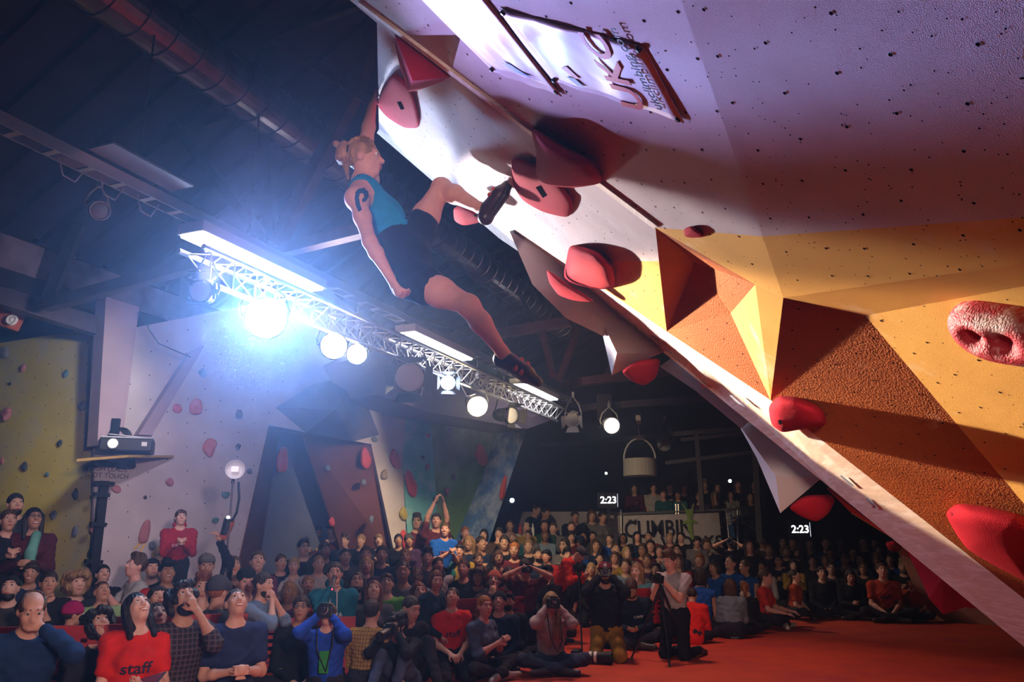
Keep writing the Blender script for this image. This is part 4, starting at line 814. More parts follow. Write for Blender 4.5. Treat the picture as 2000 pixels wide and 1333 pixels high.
def body_meshes(J, vox, sleeve='short', legs='long', detail=True, fem=False, name='person', bulk=1.0):
    """skin, top, trousers and shoes as four meshes in body space"""
    T = J['T']; fy = tuple(T @ V3((0, 1, 0))); P, ch, nk = J['pel'], J['chest'], J['neck']
    skin = [RC(P, ch, .11, .12, .05, (fy, .62)), RC(J['shL'], J['shR'], .045, .045, .04), RC(nk - T @ V3((0, 0, .06)), J['head'] + J['Rh'] @ V3((0, -.015, -.06)), .056 if not fem else .049, .05 if not fem else .044, .04)]
    top = [RC(P + T @ V3((0, 0, .0)), ch - T @ V3((0, 0, .10)), .158 * bulk, .162 * bulk, .05, (fy, .70)), RC(ch - T @ V3((0, -.01, .10)), ch + T @ V3((0, 0, -.01)), .165 * bulk, .12, .05, (fy, .70)), RC(J['shL'], J['shR'], .062, .062, .06), RC(nk - T @ V3((0, 0, .05)), nk - T @ V3((0, 0, .01)), .085, .062, .03)]
    if fem: top += [EL(ch + T @ V3((sd * .07, .10, -.10)), (.065, .06, .065), .05) for sd in (-1, 1)]
    bot = [RC(P + V3((-.06, 0, .03)), P + V3((.06, 0, .03)), .125, .125, .05), RC(P, P + T @ V3((0, 0, .12)), .145, .14, .05, (fy, .72))]; shoes = []
    for k, sd in (('R', 1), ('L', -1)):
        sh, el, wr = J['sh' + k], J['el' + k], J['wr' + k]; d = (wr - el)
        skin += [RC(sh, el, .046, .036, .03), RC(el, el.lerp(wr, .35), .037, .040, .03), RC(el.lerp(wr, .35), wr, .038, .025, .02)]
        skin += hand(wr, d, J['hn' + k], 1.0, sd, J['cu' + k], detail)
        if sleeve == 'tank': pass
        elif sleeve == 'short': top += [RC(sh, sh.lerp(el, .62), .066, .060, .05)]
        elif sleeve == 'rolled': top += [RC(sh, el, .066, .056, .05), RC(el, el.lerp(wr, .18), .056, .052, .03), RC(el.lerp(wr, .12), el.lerp(wr, .2), .057, .057, .01)]
        else: top += [RC(sh, el, .068 * bulk, .056 * bulk, .05), RC(el, el.lerp(wr, .92), .055 * bulk, .042, .03)]
        hp, kn, an, to = J['hip' + k], J['kn' + k], J['an' + k], J['to' + k]
        skin += [RC(P, hp, .08, .075, .03), RC(hp, kn, .06, .045, .03), RC(kn, an, .045, .034, .02), RC(an, an.lerp(to, .3), .034, .03, .02)]
        if legs == 'shorts': bot += [RC(hp, hp.lerp(kn, .55), .098, .085, .05)]
        else: bot += [RC(hp, kn, .095, .070, .05), RC(kn, kn.lerp(an, .93), .068, .050, .04)]
        hl = an - (to - an).normalized() * .05 - V3((0, 0, .02)); shoes += [RC(hl, to, .043, .036, .02), RC(an, hl, .042, .04, .03)]
    skin += xf(HEAD_SKIN, J['Rh'], J['head'], 1.0) + xf(SOCK, J['Rh'], J['head'], 1.0)
    top.append(EL(nk + T @ V3((0, .045, .045)), (.062, .075, .05), .02, None, True))
    return sdf_mesh(name + '_body', skin, vox), sdf_mesh(name + '_top', top, vox * 1.25, wrinkle=.0065), sdf_mesh(name + '_trousers', bot, vox * 1.4, wrinkle=.006), sdf_mesh(name + '_shoes', shoes, max(vox * 1.2, .012))
# ------------------------------------------------------------------ heads' extras, modelled once in head space
FACE_CUT = [EL((0, .115, -.045), (.07, .085, .098), .02, None, True)]
def cut_low(z=-.15, y=.03): return [EL((0, y, z), (.13, .16, .105), .02, None, True)]
BASE = [EL((0, -.02, .036), (.083, .103, .096), .02)]
rr = random.Random(3)
def curls(n, r, spread=1.0, low=-.06):
    o = []
    for _ in range(n):
        a = rr.uniform(0, 6.28); z = rr.uniform(low, .11); q = math.sqrt(max(0, 1 - ((z - .03) / .13) ** 2)); y = math.cos(a) * .105 * q * spread - .02
        if y > .055 and z < .06: continue
        o.append(EL((math.sin(a) * .085 * q * spread, y, z), (r, r, r), .015))
    return o
HS = {'short': BASE + FACE_CUT + cut_low(), 'crop': [EL((0, -.018, .034), (.078, .098, .093), .02)] + FACE_CUT + cut_low(-.135),
      'quiff': BASE + [RC((-.04, .05, .115), (.04, .05, .115), .03, .03, .03), RC((0, -.03, .11), (0, .05, .12), .05, .03, .03)] + FACE_CUT + cut_low(),
      'long': BASE + [EL((0, -.06, -.05), (.092, .06, .16), .03), RC((-.078, -.005, .03), (-.085, -.01, -.21), .028, .022, .03), RC((.078, -.005, .03), (.085, -.01, -.21), .028, .022, .03)] + FACE_CUT,
      'bob': BASE + [EL((0, -.035, -.03), (.095, .085, .10), .03)] + FACE_CUT, 'fringe': BASE + [EL((0, .055, .065), (.07, .04, .04), .02), EL((0, -.04, -.02), (.088, .07, .08), .02)] + FACE_CUT,
      'bun': BASE + [EL((0, -.125, .055), (.045, .042, .045), .01)] + FACE_CUT + cut_low(), 'tail': BASE + [RC((0, -.11, .04), (.01, -.16, -.03), .03, .034, .01), RC((.01, -.16, -.03), (.01, -.15, -.2), .034, .012, .01)] + FACE_CUT + cut_low(),
      'curly': BASE + curls(70, .03, 1.05) + FACE_CUT, 'bigcurly': BASE + curls(110, .036, 1.22, -.12) + FACE_CUT,
      'bald': BASE + FACE_CUT + cut_low(-.15) + [EL((0, .055, .10), (.062, .115, .085), .015, None, True)]}
HAT = {'cap': [EL((0, -.015, .052), (.087, .106, .080), .01), RC((-.045, .10, .055), (.045, .10, .055), .012, .012, .02), EL((0, .105, .052), (.072, .068, .010), .012), EL((0, -.015, -.06), (.14, .17, .10), .008, None, True)],
       'backcap': [EL((0, -.015, .052), (.087, .106, .080), .01), EL((0, -.125, .045), (.07, .06, .010), .012), EL((0, -.015, -.06), (.14, .17, .10), .008, None, True)],
       'beanie': [EL((0, -.022, .048), (.090, .110, .105), .01), RC((-.05, .03, .045), (.05, .03, .045), .045, .045, .03), EL((0, -.0, -.065), (.14, .18, .105), .008, None, True)],
       'hood': [EL((0, -.06, -.09), (.10, .07, .07), .02), EL((0, .02, -.06), (.07, .08, .12), .02, None, True)]}
BEARD = [EL((0, .030, -.075), (.062, .060, .058), .02), EL((0, .055, -.02), (.09, .09, .048), .01, None, True), EL((0, .10, -.058), (.026, .03, .012), .01, None, True)]
HAIR_ME = {k: sdf_mesh('hair_' + k, v, .009 if k not in ('curly', 'bigcurly') else .011) for k, v in HS.items()}
HAT_ME = {k: sdf_mesh('hat_' + k, v, .008) for k, v in HAT.items()}
BEARD_ME = sdf_mesh('beard', BEARD, .009)
BROW_ME = sdf_mesh('eyebrows', [RC((sd * .016, .088, .041), (sd * .046, .076, .043), .0048, .0035, .002) for sd in (-1, 1)], .004)
MOUTH_ME = {'calm': sdf_mesh('mouth_calm', [RC((-.020, .0885, -.0575), (0, .0935, -.056), .0045, .006, .003), RC((.020, .0885, -.0575), (0, .0935, -.056), .0045, .006, .003), RC((-.013, .090, -.065), (.013, .090, -.065), .006, .006, .003)], .004),
            'smile': sdf_mesh('mouth_smile', [RC((-.027, .081, -.050), (0, .0935, -.0515), .004, .0045, .003), RC((.027, .081, -.050), (0, .0935, -.0515), .004, .0045, .003), RC((-.027, .081, -.051), (-.012, .089, -.0685), .004, .005, .003), RC((.027, .081, -.051), (.012, .089, -.0685), .004, .005, .003), RC((-.012, .089, -.0685), (.012, .089, -.0685), .005, .005, .003)], .004)}
TEETH_ME = sdf_mesh('teeth', [RC((-.017, .0855, -.0590), (0, .0905, -.0595), .0062, .007, .002), RC((.017, .0855, -.0590), (0, .0905, -.0595), .0062, .007, .002)], .0035)
def eye_mesh():
    mb = MB(); n = 10; prof = []
    for i in range(9): a = math.pi * i / 8; prof.append((-math.cos(a) * .0125, max(math.sin(a) * .0125, 1e-4)))
    mb.lathe((0, 0, 0), (0, 1, 0), prof, n); me = mesh('eye', mb.V, mb.F, True); me.materials.append(M_EYE); me.materials.append(M_IRIS)
    for p in me.polygons: p.material_index = 1 if p.center.y > .0095 else 0
    return me
EYE_ME = eye_mesh()
mb = MB()
for sd in (-1, 1): mb.tube([(sd * .033 + .021 * math.cos(a), .106, .014 + .017 * math.sin(a)) for a in [2 * math.pi * k / 14 for k in range(15)]], .0028, 5, cap=False)
mb.tube([(-.012, .107, .018), (.012, .107, .018)], .0025, 5); mb.tube([(-.054, .105, .018), (-.08, .0, .014)], .0025, 5); mb.tube([(.054, .105, .018), (.08, .0, .014)], .0025, 5)
GLASS_ME = mesh('glasses', mb.V, mb.F, True); GLASS_ME.materials.append(M_BLACK)
SKINS = {'pale': (.62, .37, .29), 'fair': (.54, .30, .22), 'tan': (.42, .22, .145), 'brown': (.24, .115, .07), 'pink': (.62, .32, .26)}
HAIRS = {'black': (.012, .010, .012), 'dark': (.030, .018, .014), 'brown': (.075, .038, .020), 'auburn': (.13, .035, .016), 'blond': (.38, .24, .11), 'fair': (.26, .15, .07), 'grey': (.22, .21, .20), 'ginger': (.28, .09, .02)}
def add_head(root, J, s, hair, hcol, skin, mouth='calm', hat=None, hatcol=(.02, .02, .02), beard=False, glasses=False, eyes=True):
    M = Matrix.Translation(J['head']) @ J['Rh'].to_4x4()
    def put(name, me, m, col, M2=None):
        if m is not None and not me.materials: me.materials.append(m)
        o = bpy.data.objects.new(name, me); COL.objects.link(o); o.parent = root; o.matrix_basis = M @ M2 if M2 else M
        if col: o.color = (*col, 1)
        return o
    if hair: put('hair', HAIR_ME[hair], M_HAIR, HAIRS[hcol])
    if hat: put({'cap': 'cap', 'backcap': 'cap', 'beanie': 'beanie', 'hood': 'hood'}[hat], HAT_ME[hat], M_CLOTH, hatcol)
    if eyes:
        for sd in (-1, 1): put('eye', EYE_ME, None, None, Matrix.Translation((sd * .031, .0775, .016)))
        put('eyebrows', BROW_ME, M_HAIR, HAIRS[hcol] if hcol != 'blond' else HAIRS['fair'])
    sk = SKINS[skin]
    put('mouth', MOUTH_ME[mouth], M_SKIN, (sk[0] * .72, sk[1] * .38, sk[2] * .40))
    if mouth == 'smile' and eyes: put('teeth', TEETH_ME, M_TEETH, None)
    if beard: put('beard', BEARD_ME, M_HAIR, HAIRS[hcol])
    if glasses: put('glasses', GLASS_ME, None, None)
def face_yaw(a): return math.atan2(-math.sin(R(a)), -math.cos(R(a)))     # 0 faces the camera, +90 faces right
PEOPLE = []; FIX = []
MODEZ = {'stand': 1.62, 'kneel': 1.18, 'heels': .96, 'sit': .81, 'kneesup': .81, 'bench': 1.19}
def look_angles(Hw, yaw, target):
    d = (V3(target) - Hw); l = Matrix.Rotation(-yaw, 3, 'Z') @ d
    return math.degrees(math.atan2(-l.x, l.y)), math.degrees(math.atan2(l.z, math.hypot(l.x, l.y)))
def person(px, py, Y, label, mode=None, face=None, look=CLIMB, gest='lap', gl=None, gr=None, top=(.02, .02, .03), sleeve='long', topmat=None, legs=(.02, .02, .03), legstyle='long', hair='short', hc='dark', skin='fair',
           mouth='calm', hat=None, hatcol=(.02, .02, .02), beard=False, glasses=False, lean=8, side=0, fem=False, vox=.0125, group=None, shoes=(.03, .03, .03), bulk=1.0, hp=None, hy=None, pose=None, ground=None, legmat=None, topname='top', twist=0, size=None):
    Hw = at(px, py, Y)
    if mode is None: mode = 'stand' if Hw.z > 1.40 else 'kneel' if Hw.z > 1.06 else 'heels' if Hw.z > .89 else 'sit'
    if face is None:
        d = CLIMB - Hw; face = math.degrees(math.atan2(d.x, -d.y)) * .8
    yaw = face_yaw(face)
    if look is not None:
        if look == 'cam': look = CAM
        a, b = look_angles(Hw, yaw, look); a = max(-75, min(75, a)); b = max(-40, min(38, b))
    else: a, b = 0, 0
    if hy is not None: a = hy
    if hp is not None: b = hp
    J = skeleton(mode, lean, side, a, b, gest, gl, gr, fem=fem, twist=twist, legs=pose)
    g = 0.0 if ground is None else ground; s = (Hw.z - g) / J['head'].z
    if s > 1.12: s = 1.08; g = Hw.z - s * J['head'].z
    if s < .84: s = .84; g = max(0.0, Hw.z - s * J['head'].z)
    if size: s = size; g = Hw.z - s * J['head'].z
    if g > .02: FIX.append((label, round(g, 2), mode))
    h2 = Matrix.Rotation(yaw, 3, 'Z') @ (J['head'] * s); root = empty('person', (Hw.x - h2.x, Hw.y - h2.y, g), yaw); root.scale = (s, s, s)
    tag(root, label, 'person', group)
    b_, t_, l_, s_ = body_meshes(J, vox, sleeve, legstyle, vox < .0135, fem, bulk=bulk)
    mobj('body', b_, M_SKIN, root, SKINS[skin]); to = mobj(topname, t_, topmat or M_CLOTH, root, top); mobj('trousers' if legstyle == 'long' else 'shorts', l_, legmat or M_CLOTH, root, legs); mobj('shoes', s_, M_SHINY, root, shoes)
    add_head(root, J, s, hair, hc, skin, mouth, hat, hatcol, beard, glasses)
    PEOPLE.append((px, py, Y)); root['_j'] = 0; del root['_j']
    root_info = dict(root=root, J=J, s=s, yaw=yaw, top=to)
    root_info['M'] = Matrix.Translation(root.location) @ Matrix.Rotation(yaw, 4, 'Z') @ Matrix.Scale(s, 4)
    return root_info
def wpos(pi, v): return pi['M'] @ V3(v)
def shirt_text(pi, body, size, z, m, y=1, x=0.0, bold=True):   # lettering wrapped onto the top
    me = text_mesh('lettering', body, size, 0.0, bold); J = pi['J']; T = J['T']; ch = J['chest']
    bv = BVHTree.FromPolygons([v.co[:] for v in pi['top'].data.vertices], [p.vertices[:] for p in pi['top'].data.polygons])
    for v in me.vertices:
        o = ch + T @ V3((-(v.co.x + x) * y, .6 * y, z + v.co.y)); h = bv.ray_cast(o, T @ V3((0, -y, 0)))
        v.co = h[0] + T @ V3((0, .005 * y, 0)) if h[0] else ch + T @ V3((-(v.co.x + x) * y, .12 * y, z + v.co.y))
    o = mobj('lettering', me, m, pi['top']); return o
# ------------------------------------------------------------------ the climber
def climber():
    A = lambda x, y, Y: at(x, y, Y)
    pel = A(795, 512, 4.38); nk = A(706, 352, 4.42); ch = A(715, 385, 4.40)
    shR, elR, wrR = A(697, 388, 4.22), A(722, 472, 4.10), A(764, 545, 4.08)
    shL, elL, wrL = A(722, 352, 4.56), A(716, 272, 4.66), A(727, 206, 4.62)
    hpR, knR, anR, toR = A(810, 548, 4.28), A(915, 597, 4.08), A(990, 700, 4.16), A(1052, 742, 4.10)
    hpL, knL, anL, toL = A(802, 478, 4.46), A(862, 366, 4.56), A(948, 412, 4.32), A(990, 355, 4.30)
    head = A(713, 313, 4.42); o = pel.copy(); o.z = 0
    fwd = V3((.97, -.05, .10)).normalized(); up = V3((-.06, .0, 1)); right = fwd.cross(up).normalized(); up = right.cross(fwd); Rh = Matrix((right, fwd, up)).transposed()
    L = lambda v: v - o
    root = empty('person', o); tag(root, 'climber in a blue tank top and black shorts hanging one-handed from the overhang', 'person')
    back = (nk - pel).normalized(); fl = tuple(V3((.75, .45, .35)).normalized())
    skin = [RC(L(pel), L(ch), .125, .125, .05, (fl, .68)), RC(L(shR), L(shL), .048, .045, .05), RC(L(nk), L(head + Rh @ V3((0, -.02, -.06))), .047, .043, .03), RC(L(nk), L(shR), .045, .05, .04), RC(L(nk), L(shL), .045, .05, .04), RC(L(ch), L(shR), .07, .06, .05)]
    skin += [RC(L(shR), L(shR.lerp(elR, .45)), .053, .048, .03), RC(L(shR.lerp(elR, .45)), L(elR), .047, .037, .03), RC(L(elR), L(elR.lerp(wrR, .3)), .038, .041, .03), RC(L(elR.lerp(wrR, .3)), L(wrR), .040, .025, .02)]
    skin += [RC(L(shL), L(elL), .052, .040, .03), RC(L(elL), L(elL.lerp(wrL, .35)), .040, .043, .03), RC(L(elL.lerp(wrL, .35)), L(wrL), .042, .027, .02)]
    skin += hand(L(wrR), wrR - elR, V3((.6, .6, .4)), 1.0, 1, .75); skin += hand(L(wrL), V3((.25, 0, 1)), V3((1, .1, .2)), 1.05, -1, .75)
    for hp, kn, an, to in ((hpR, knR, anR, toR), (hpL, knL, anL, toL)):
        th = kn - hp; sn = an - kn
        skin += [RC(L(pel), L(hp), .11, .10, .05), RC(L(hp), L(hp.lerp(kn, .5)), .100, .083, .04), RC(L(hp.lerp(kn, .5)), L(kn), .082, .054, .03), EL(L(kn), (.054, .054, .054), .02)]
        skin += [RC(L(kn), L(kn.lerp(an, .32)), .052, .056, .04), RC(L(kn.lerp(an, .32)), L(an.lerp(kn, .12)), .056, .033, .03), RC(L(an.lerp(kn, .12)), L(an), .033, .035, .02), RC(L(an), L(an.lerp(to, .6)), .034, .03, .02)]
    skin += xf(HEAD_SKIN, Rh, L(head), 1.0) + xf(SOCK, Rh, L(head), 1.0)
    mobj('body', sdf_mesh('climber_body', skin, .0085), M_SKIN, root, (.62, .34, .27))
    mid = pel.lerp(nk, .45)
    top = [RC(L(pel.lerp(nk, .12)), L(mid), .138, .142, .05, (fl, .70)), RC(L(mid), L(ch), .146, .132, .05, (fl, .72)), RC(L(ch), L(nk.lerp(shR, .35)), .085, .055, .05), RC(L(ch), L(nk.lerp(shL, .35)), .085, .055, .05), EL(L(A(755, 415, 4.36)), (.075, .07, .07), .05), EL(L(A(752, 405, 4.46)), (.07, .07, .07), .05),
           EL(L(nk + V3((.03, .0, .02))), (.075, .085, .055), .02, None, True), EL(L(shR + V3((.0, -.06, -.0))), (.085, .085, .10), .015, None, True)]
    to_ = mobj('tank_top', sdf_mesh('tank_top', top, .009, wrinkle=.004), M_CLOTH, root, (.012, .25, .50))
    sho = [EL(L(pel), (.15, .15, .16), .05), RC(L(pel), L(pel.lerp(nk, .24)), .152, .145, .05, (fl, .8)), RC(L(hpR), L(hpR.lerp(knR, .24)), .122, .112, .05), RC(L(hpL), L(hpL.lerp(knL, .30)), .122, .108, .05)]
    mobj('shorts', sdf_mesh('shorts', sho, .010, wrinkle=.005), M_CLOTH, root, (.010, .010, .016))
    hm = HS['short'] + []
    hd = empty('dummy') ; bpy.data.objects.remove(hd)
    Mh = Matrix.Translation(L(head)) @ Rh.to_4x4()
    def put(name, me, m, col, M2=Matrix()):
        if m and not me.materials: me.materials.append(m)
        q = bpy.data.objects.new(name, me); COL.objects.link(q); q.parent = root; q.matrix_basis = Mh @ M2
        if col: q.color = (*col, 1)
        return q
    braids = BASE + FACE_CUT + cut_low()
    for i in range(5):
        x = -.06 + i * .03
        for j in range(9):
            a = .25 + j * .3; braids.append(EL((x * (1 - .05 * j), .085 * math.cos(a) - .02, .045 + .085 * math.sin(a)), (.016, .017, .013), .004))
    put('hair', sdf_mesh('climber_hair', braids, .007), M_HAIR, (.36, .21, .10))
    bun = [EL((0, -.125, .06), (.06, .055, .065), .01)] + [EL((rr.uniform(-.05, .05), -.13 + rr.uniform(-.05, .045), .06 + rr.uniform(-.06, .06)), (.022, .022, .02), .01) for _ in range(16)] + [RC((0, -.12, -.02), (.0, -.11, -.11), .022, .008, .01)]
    put('hair_bun', sdf_mesh('hair_bun', bun, .007), M_HAIR, (.36, .20, .10))
    put('hair_band', sdf_mesh('hair_band', [EL((0, -.088, .050), (.064, .020, .066), .01)], .008), M_CLOTH, (.01, .01, .012))
    for sd in (-1, 1): put('eye', EYE_ME, None, None, Matrix.Translation((sd * .031, .0775, .016)))
    put('eyebrows', BROW_ME, M_HAIR, (.2, .11, .05)); put('mouth', MOUTH_ME['calm'], M_SKIN, (.5, .14, .12))
    # kinesiology tape on the near shoulder, laid onto the skin
    body = [q for q in root.children if q.name.startswith('body')][0]
    bv = BVHTree.FromPolygons([v.co[:] for v in body.data.vertices], [p.vertices[:] for p in body.data.polygons])
    def inp(x, y, P):
        c = False; j = len(P) - 1
        for i in range(len(P)):
            if (P[i][1] > y) != (P[j][1] > y) and x < (P[j][0] - P[i][0]) * (y - P[i][1]) / (P[j][1] - P[i][1]) + P[i][0]: c = not c
            j = i
        return c
    for P in (((699, 369), (711, 367), (719, 374), (720, 385), (715, 393), (708, 396), (707, 390), (711, 385), (710, 378), (703, 378), (701, 386), (703, 398), (707, 410), (700, 414), (695, 402), (693, 388), (694, 376)),):
        V = []; Fs = []; st = 1.0
        for i in range(int(30 / st)):
            for j in range(int(50 / st)):
                x, y = 692 + i * st, 366 + j * st
                if not inp(x + st / 2, y + st / 2, P): continue
                q = []
                for dx, dy in ((0, 0), (st, 0), (st, st), (0, st)):
                    d = ray(x + dx, y + dy).normalized(); h = bv.ray_cast(CAM - o, d)
                    if h[0] is None: break
                    q.append(h[0] - d * .003)
                if len(q) == 4: n = len(V); V += q; Fs.append((n, n + 1, n + 2, n + 3))
        mobj('tape', mesh('tape', V, Fs), M_CLOTH, root, (.008, .05, .14))
    # climbing shoes
    for an, to, kn, nm in ((anR, toR, knR, 'R'), (anL, toL, knL, 'L')):
        d = (to - an).normalized(); sn = (kn - an).normalized(); u = (sn - d * sn.dot(d)).normalized(); hl = an - d * .035 - u * .035; bl = an.lerp(to, .62) - u * .02
        pr = [RC(L(an - u * .01), L(hl), .040, .040, .02), RC(L(hl), L(bl), .040, .042, .03), RC(L(bl), L(to - u * .02), .042, .026, .02), RC(L(an + u * .0 + d * .03), L(bl + u * .02), .038, .03, .03)]
        so = mobj('climbing_shoe', sdf_mesh('climbing_shoe', pr, .008), M_SHINY, root, (.030, .016, .018))
        st = [RC(L(hl - u * .030), L(bl - u * .036), .022, .026, .01), RC(L(bl - u * .036), L(to - u * .036), .026, .014, .01)]
        mobj('rubber_sole', sdf_mesh('rubber_sole', st, .008), M_BLACK, so)
        for k in range(2):
            c = an.lerp(to, .32 + .18 * k) + u * .012; x = d.cross(u)
            mobj('strap', sdf_mesh('strap', [RC(L(c - x * .036), L(c + x * .036 + d * .02), .016, .016, .02), ], .007), M_SHINY, so, (.40, .05, .03))
        mobj('pull_loop', sdf_mesh('pull_loop', [RC(L(hl + u * .06), L(hl + u * .085 - d * .02), .007)], .005), M_SHINY, so, (.02, .02, .02))
    # drawstring end at the hip
    mobj('drawstring', sdf_mesh('drawstring', [RC(L(A(779, 432, 4.32)), L(A(800, 423, 4.30)), .006)], .005), M_BLACK, root)
    return root
climber()
# ================================================================== the spectators one can tell apart
BLK = (.012, .012, .016); NAVY = (.018, .028, .075); DENIM = (.05, .07, .13)
M_PLAID = mat('plaid_flannel', (.022, .022, .032), .9, wave=(9.0, (.10, .07, .08)), bump=.4, bscale=14, spec=.1)
M_YPLAID = mat('yellow_plaid', (.36, .21, .06), .9, wave=(9.0, (.12, .07, .04)), bump=.4, bscale=14, spec=.1)
M_TEXTDK = mat('shirt_print_dark', (.03, .02, .05), .8); M_TEXTW = mat('shirt_print_white', (.6, .6, .65), .8)
N1 = .0105
def camera_thing(c, d, label, up=UP, lens=.11, r=.036, hood=False, s=1.0, ring=None):
    d = Vector(d).normalized(); x = d.cross(up).normalized(); u = x.cross(d); c = Vector(c); e = thing('camera', c, label, 'camera'); M = Matrix((x, d, u)).transposed()
    part(MB().box(c - d * .02 * s, (.14 * s, .06 * s, .095 * s), M), 'camera_body', M_BLACK, e, bevel=.008)
    part(MB().box(c + u * .058 * s, (.06 * s, .05 * s, .03 * s), M), 'viewfinder', M_BLACK, e, bevel=.006)
    part(MB().lathe(c, d, [(0, r * s), (lens * .4 * s, r * s), (lens * .45 * s, r * 1.1 * s), (lens * s, r * 1.12 * s), (lens * s, r * .9 * s), (lens * .85 * s, r * .8 * s)], 20), 'lens', M_BLACK, e)
    part(MB().lathe(c + d * lens * .86 * s, d, [(0, r * .85 * s), (.004, r * .5 * s), (.006, 0)], 18), 'front_glass', mat('lens_glass', (.03, .03, .06), .05, spec=1.0), e)
    if ring: part(MB().lathe(c + d * lens * .5 * s, d, [(0, r * 1.14 * s), (.02, r * 1.14 * s)], 20), 'lens_ring', M_WHITE, e)
    part(MB().lathe(c + u * .05 * s - x * .045 * s, u, [(0, .014 * s), (.012 * s, .014 * s), (.014 * s, 0)], 12), 'dial', M_BLACK, e)
    return e
def strap(pi, pts, m, nm='camera_strap', par=None):
    o = MB().tube([V3(p) for p in pts], .008, 6).build(nm, m, pi['root'], smooth=True); return o
def hcam(pi, label, fwd=.17, dz=-.01, **k):             # camera held to the eye
    J = pi['J']; c = wpos(pi, J['head'] + J['Rh'] @ V3((0, fwd, dz))); d = pi['M'].to_3x3() @ (J['Rh'] @ V3((0, 1, 0)))
    return camera_thing(c, d, label, **k)
# --- front left
p = person(62, 1195, 5.7, 'balding man in a blue jacket covering his face with one hand', mode='heels', face=38, look=None, hp=-12, hy=0, gr='lap', gl='face', top=(.012, .035, .10), topname='jacket', hair='bald', hc='brown', skin='fair', vox=N1, lean=12, bulk=1.12)
p = person(268, 1190, 6.1, 'smiling woman in a red staff T-shirt with long dark hair looking up', mode='heels', face=30, fem=True, gest='lap', gl='phone', top=(.62, .022, .012), sleeve='short', topname='t_shirt', hair='long', hc='black', skin='pale', mouth='smile', vox=N1, lean=4)
shirt_text(p, 'staff', .12, -.15, M_TEXTDK)
tb = wpos(p, p['J']['wrL'] + V3((0, .10, .03))); e = thing('tablet', tb, 'dark tablet held by the woman in the red T-shirt', 'tablet'); part(MB().box(tb, (.22, .15, .009), Matrix.Rotation(.35, 3, 'X') @ Matrix.Rotation(-.3, 3, 'Y')), 'casing', M_BLACK, e, bevel=.003); part(MB().box(tb + V3((0, 0, .006)), (.20, .13, .002), Matrix.Rotation(.35, 3, 'X') @ Matrix.Rotation(-.3, 3, 'Y')), 'screen', mat('tablet_glass', (.05, .04, .06), .1), e)
person(357, 1174, 6.3, 'dark-haired man in a dark plaid shirt with a fist on his mouth', mode='heels', face=42, gl='mouth', gr='lap', topmat=M_PLAID, sleeve='rolled', topname='plaid_shirt', hair='curly', hc='black', skin='tan', beard=True, vox=N1, lean=10)
person(461, 1180, 6.6, 'young man in a navy T-shirt clapping and looking up', mode='heels', face=32, gest='clasp', top=(.018, .028, .085), sleeve='short', topname='t_shirt', hair='crop', hc='dark', skin='fair', mouth='smile', vox=N1, lean=8)
person(515, 1143, 7.6, 'bearded man in a pale denim shirt shouting through his fist, in profile', mode='kneel', face=78, look=None, hp=6, hy=-8, gl='mouth', gr='mouth', top=(.13, .19, .28), sleeve='rolled', topname='denim_shirt', hair='short', hc='dark', skin='fair', beard=True, vox=N1, lean=8)
p = person(640, 1212, 7.4, 'photographer in a bright blue jacket aiming a camera upward', mode='heels', face=6, look=None, hp=22, hy=-6, gest='camera', top=(.015, .055, .34), topname='jacket', hair='short', hc='brown', skin='fair', vox=N1, lean=6, bulk=1.12)
hcam(p, 'silver-rimmed camera held by the photographer in the bright blue jacket', ring=True)
o = MB().box(p['J']['chest'] + V3((0, .135, -.22)), (.10, .02, .22)).build('green_shirt', M_CLOTH, p['root'], (.03, .22, .05), bevel=.008)
strap(p, [p['J']['head'] + V3((-.09, .16, -.05)), p['J']['chest'] + V3((-.08, .18, -.05)), p['J']['chest'] + V3((-.03, .18, -.3)), p['J']['chest'] + V3((.07, .18, -.1)), p['J']['head'] + V3((.09, .16, -.05))], M_BLACK)
p = person(654, 1122, 8.3, 'man in a teal hoodie speaking into a microphone', mode='kneel', face=12, look=None, hp=12, hy=0, gr='mouth', gl='down', top=(.010, .115, .17), topname='hoodie', hair='short', hc='dark', skin='fair', hat='hood', hatcol=(.010, .115, .17), vox=N1, lean=2, bulk=1.08)
shirt_text(p, 'PA', .07, -.17, M_TEXTW, x=.06)
for sx in (-.03, .03): o = MB().tube([p['J']['neck'] + V3((sx, .10, .02)), p['J']['chest'] + V3((sx * 1.2, .155, -.05)), p['J']['chest'] + V3((sx * 1.3, .165, -.20))], .006, 6).build('drawstring', M_WHITE, p['root'])
mc = p['J']['head'] + p['J']['Rh'] @ V3((0, .13, -.07)); a = wpos(p, mc); dd = (p['M'].to_3x3() @ V3((.1, .8, -.5))).normalized(); e = thing('microphone', a, 'black handheld microphone of the man in the teal hoodie', 'microphone')
part(MB().lathe(a, dd, [(0, .018), (.17, .013), (.17, 0)], 14), 'handle', M_BLACK, e); part(MB().lathe(a - dd * .05, dd, [(0, 0), (.008, .018), (.025, .026), (.045, .024), (.05, .018)], 14), 'grille', M_STEEL, e); part(MB().lathe(a + dd * .17, dd, [(0, .01), (.004, .006), (.005, 0)], 8), 'indicator', mat('red_led', (1, .05, .08), emit=3), e)
p = person(775, 1222, 7.9, 'crouching photographer in black with jeans peering through a long lens', mode='kneesup', face=-18, look=None, hp=-2, hy=0, gest='camera', top=BLK, legs=DENIM, hair='curly', hc='black', skin='fair', vox=N1, lean=22)
hcam(p, 'black camera with a long lens pointed left by the crouching photographer', lens=.2, r=.042)
person(803, 1190, 8.3, 'man in a black jacket with close-cropped hair sitting with one hand on his shin', mode='kneesup', face=35, look=None, hp=-8, hy=10, gest='knees', gl='lap', top=BLK, topname='jacket', hair='crop', hc='dark', skin='fair', vox=N1, lean=18)
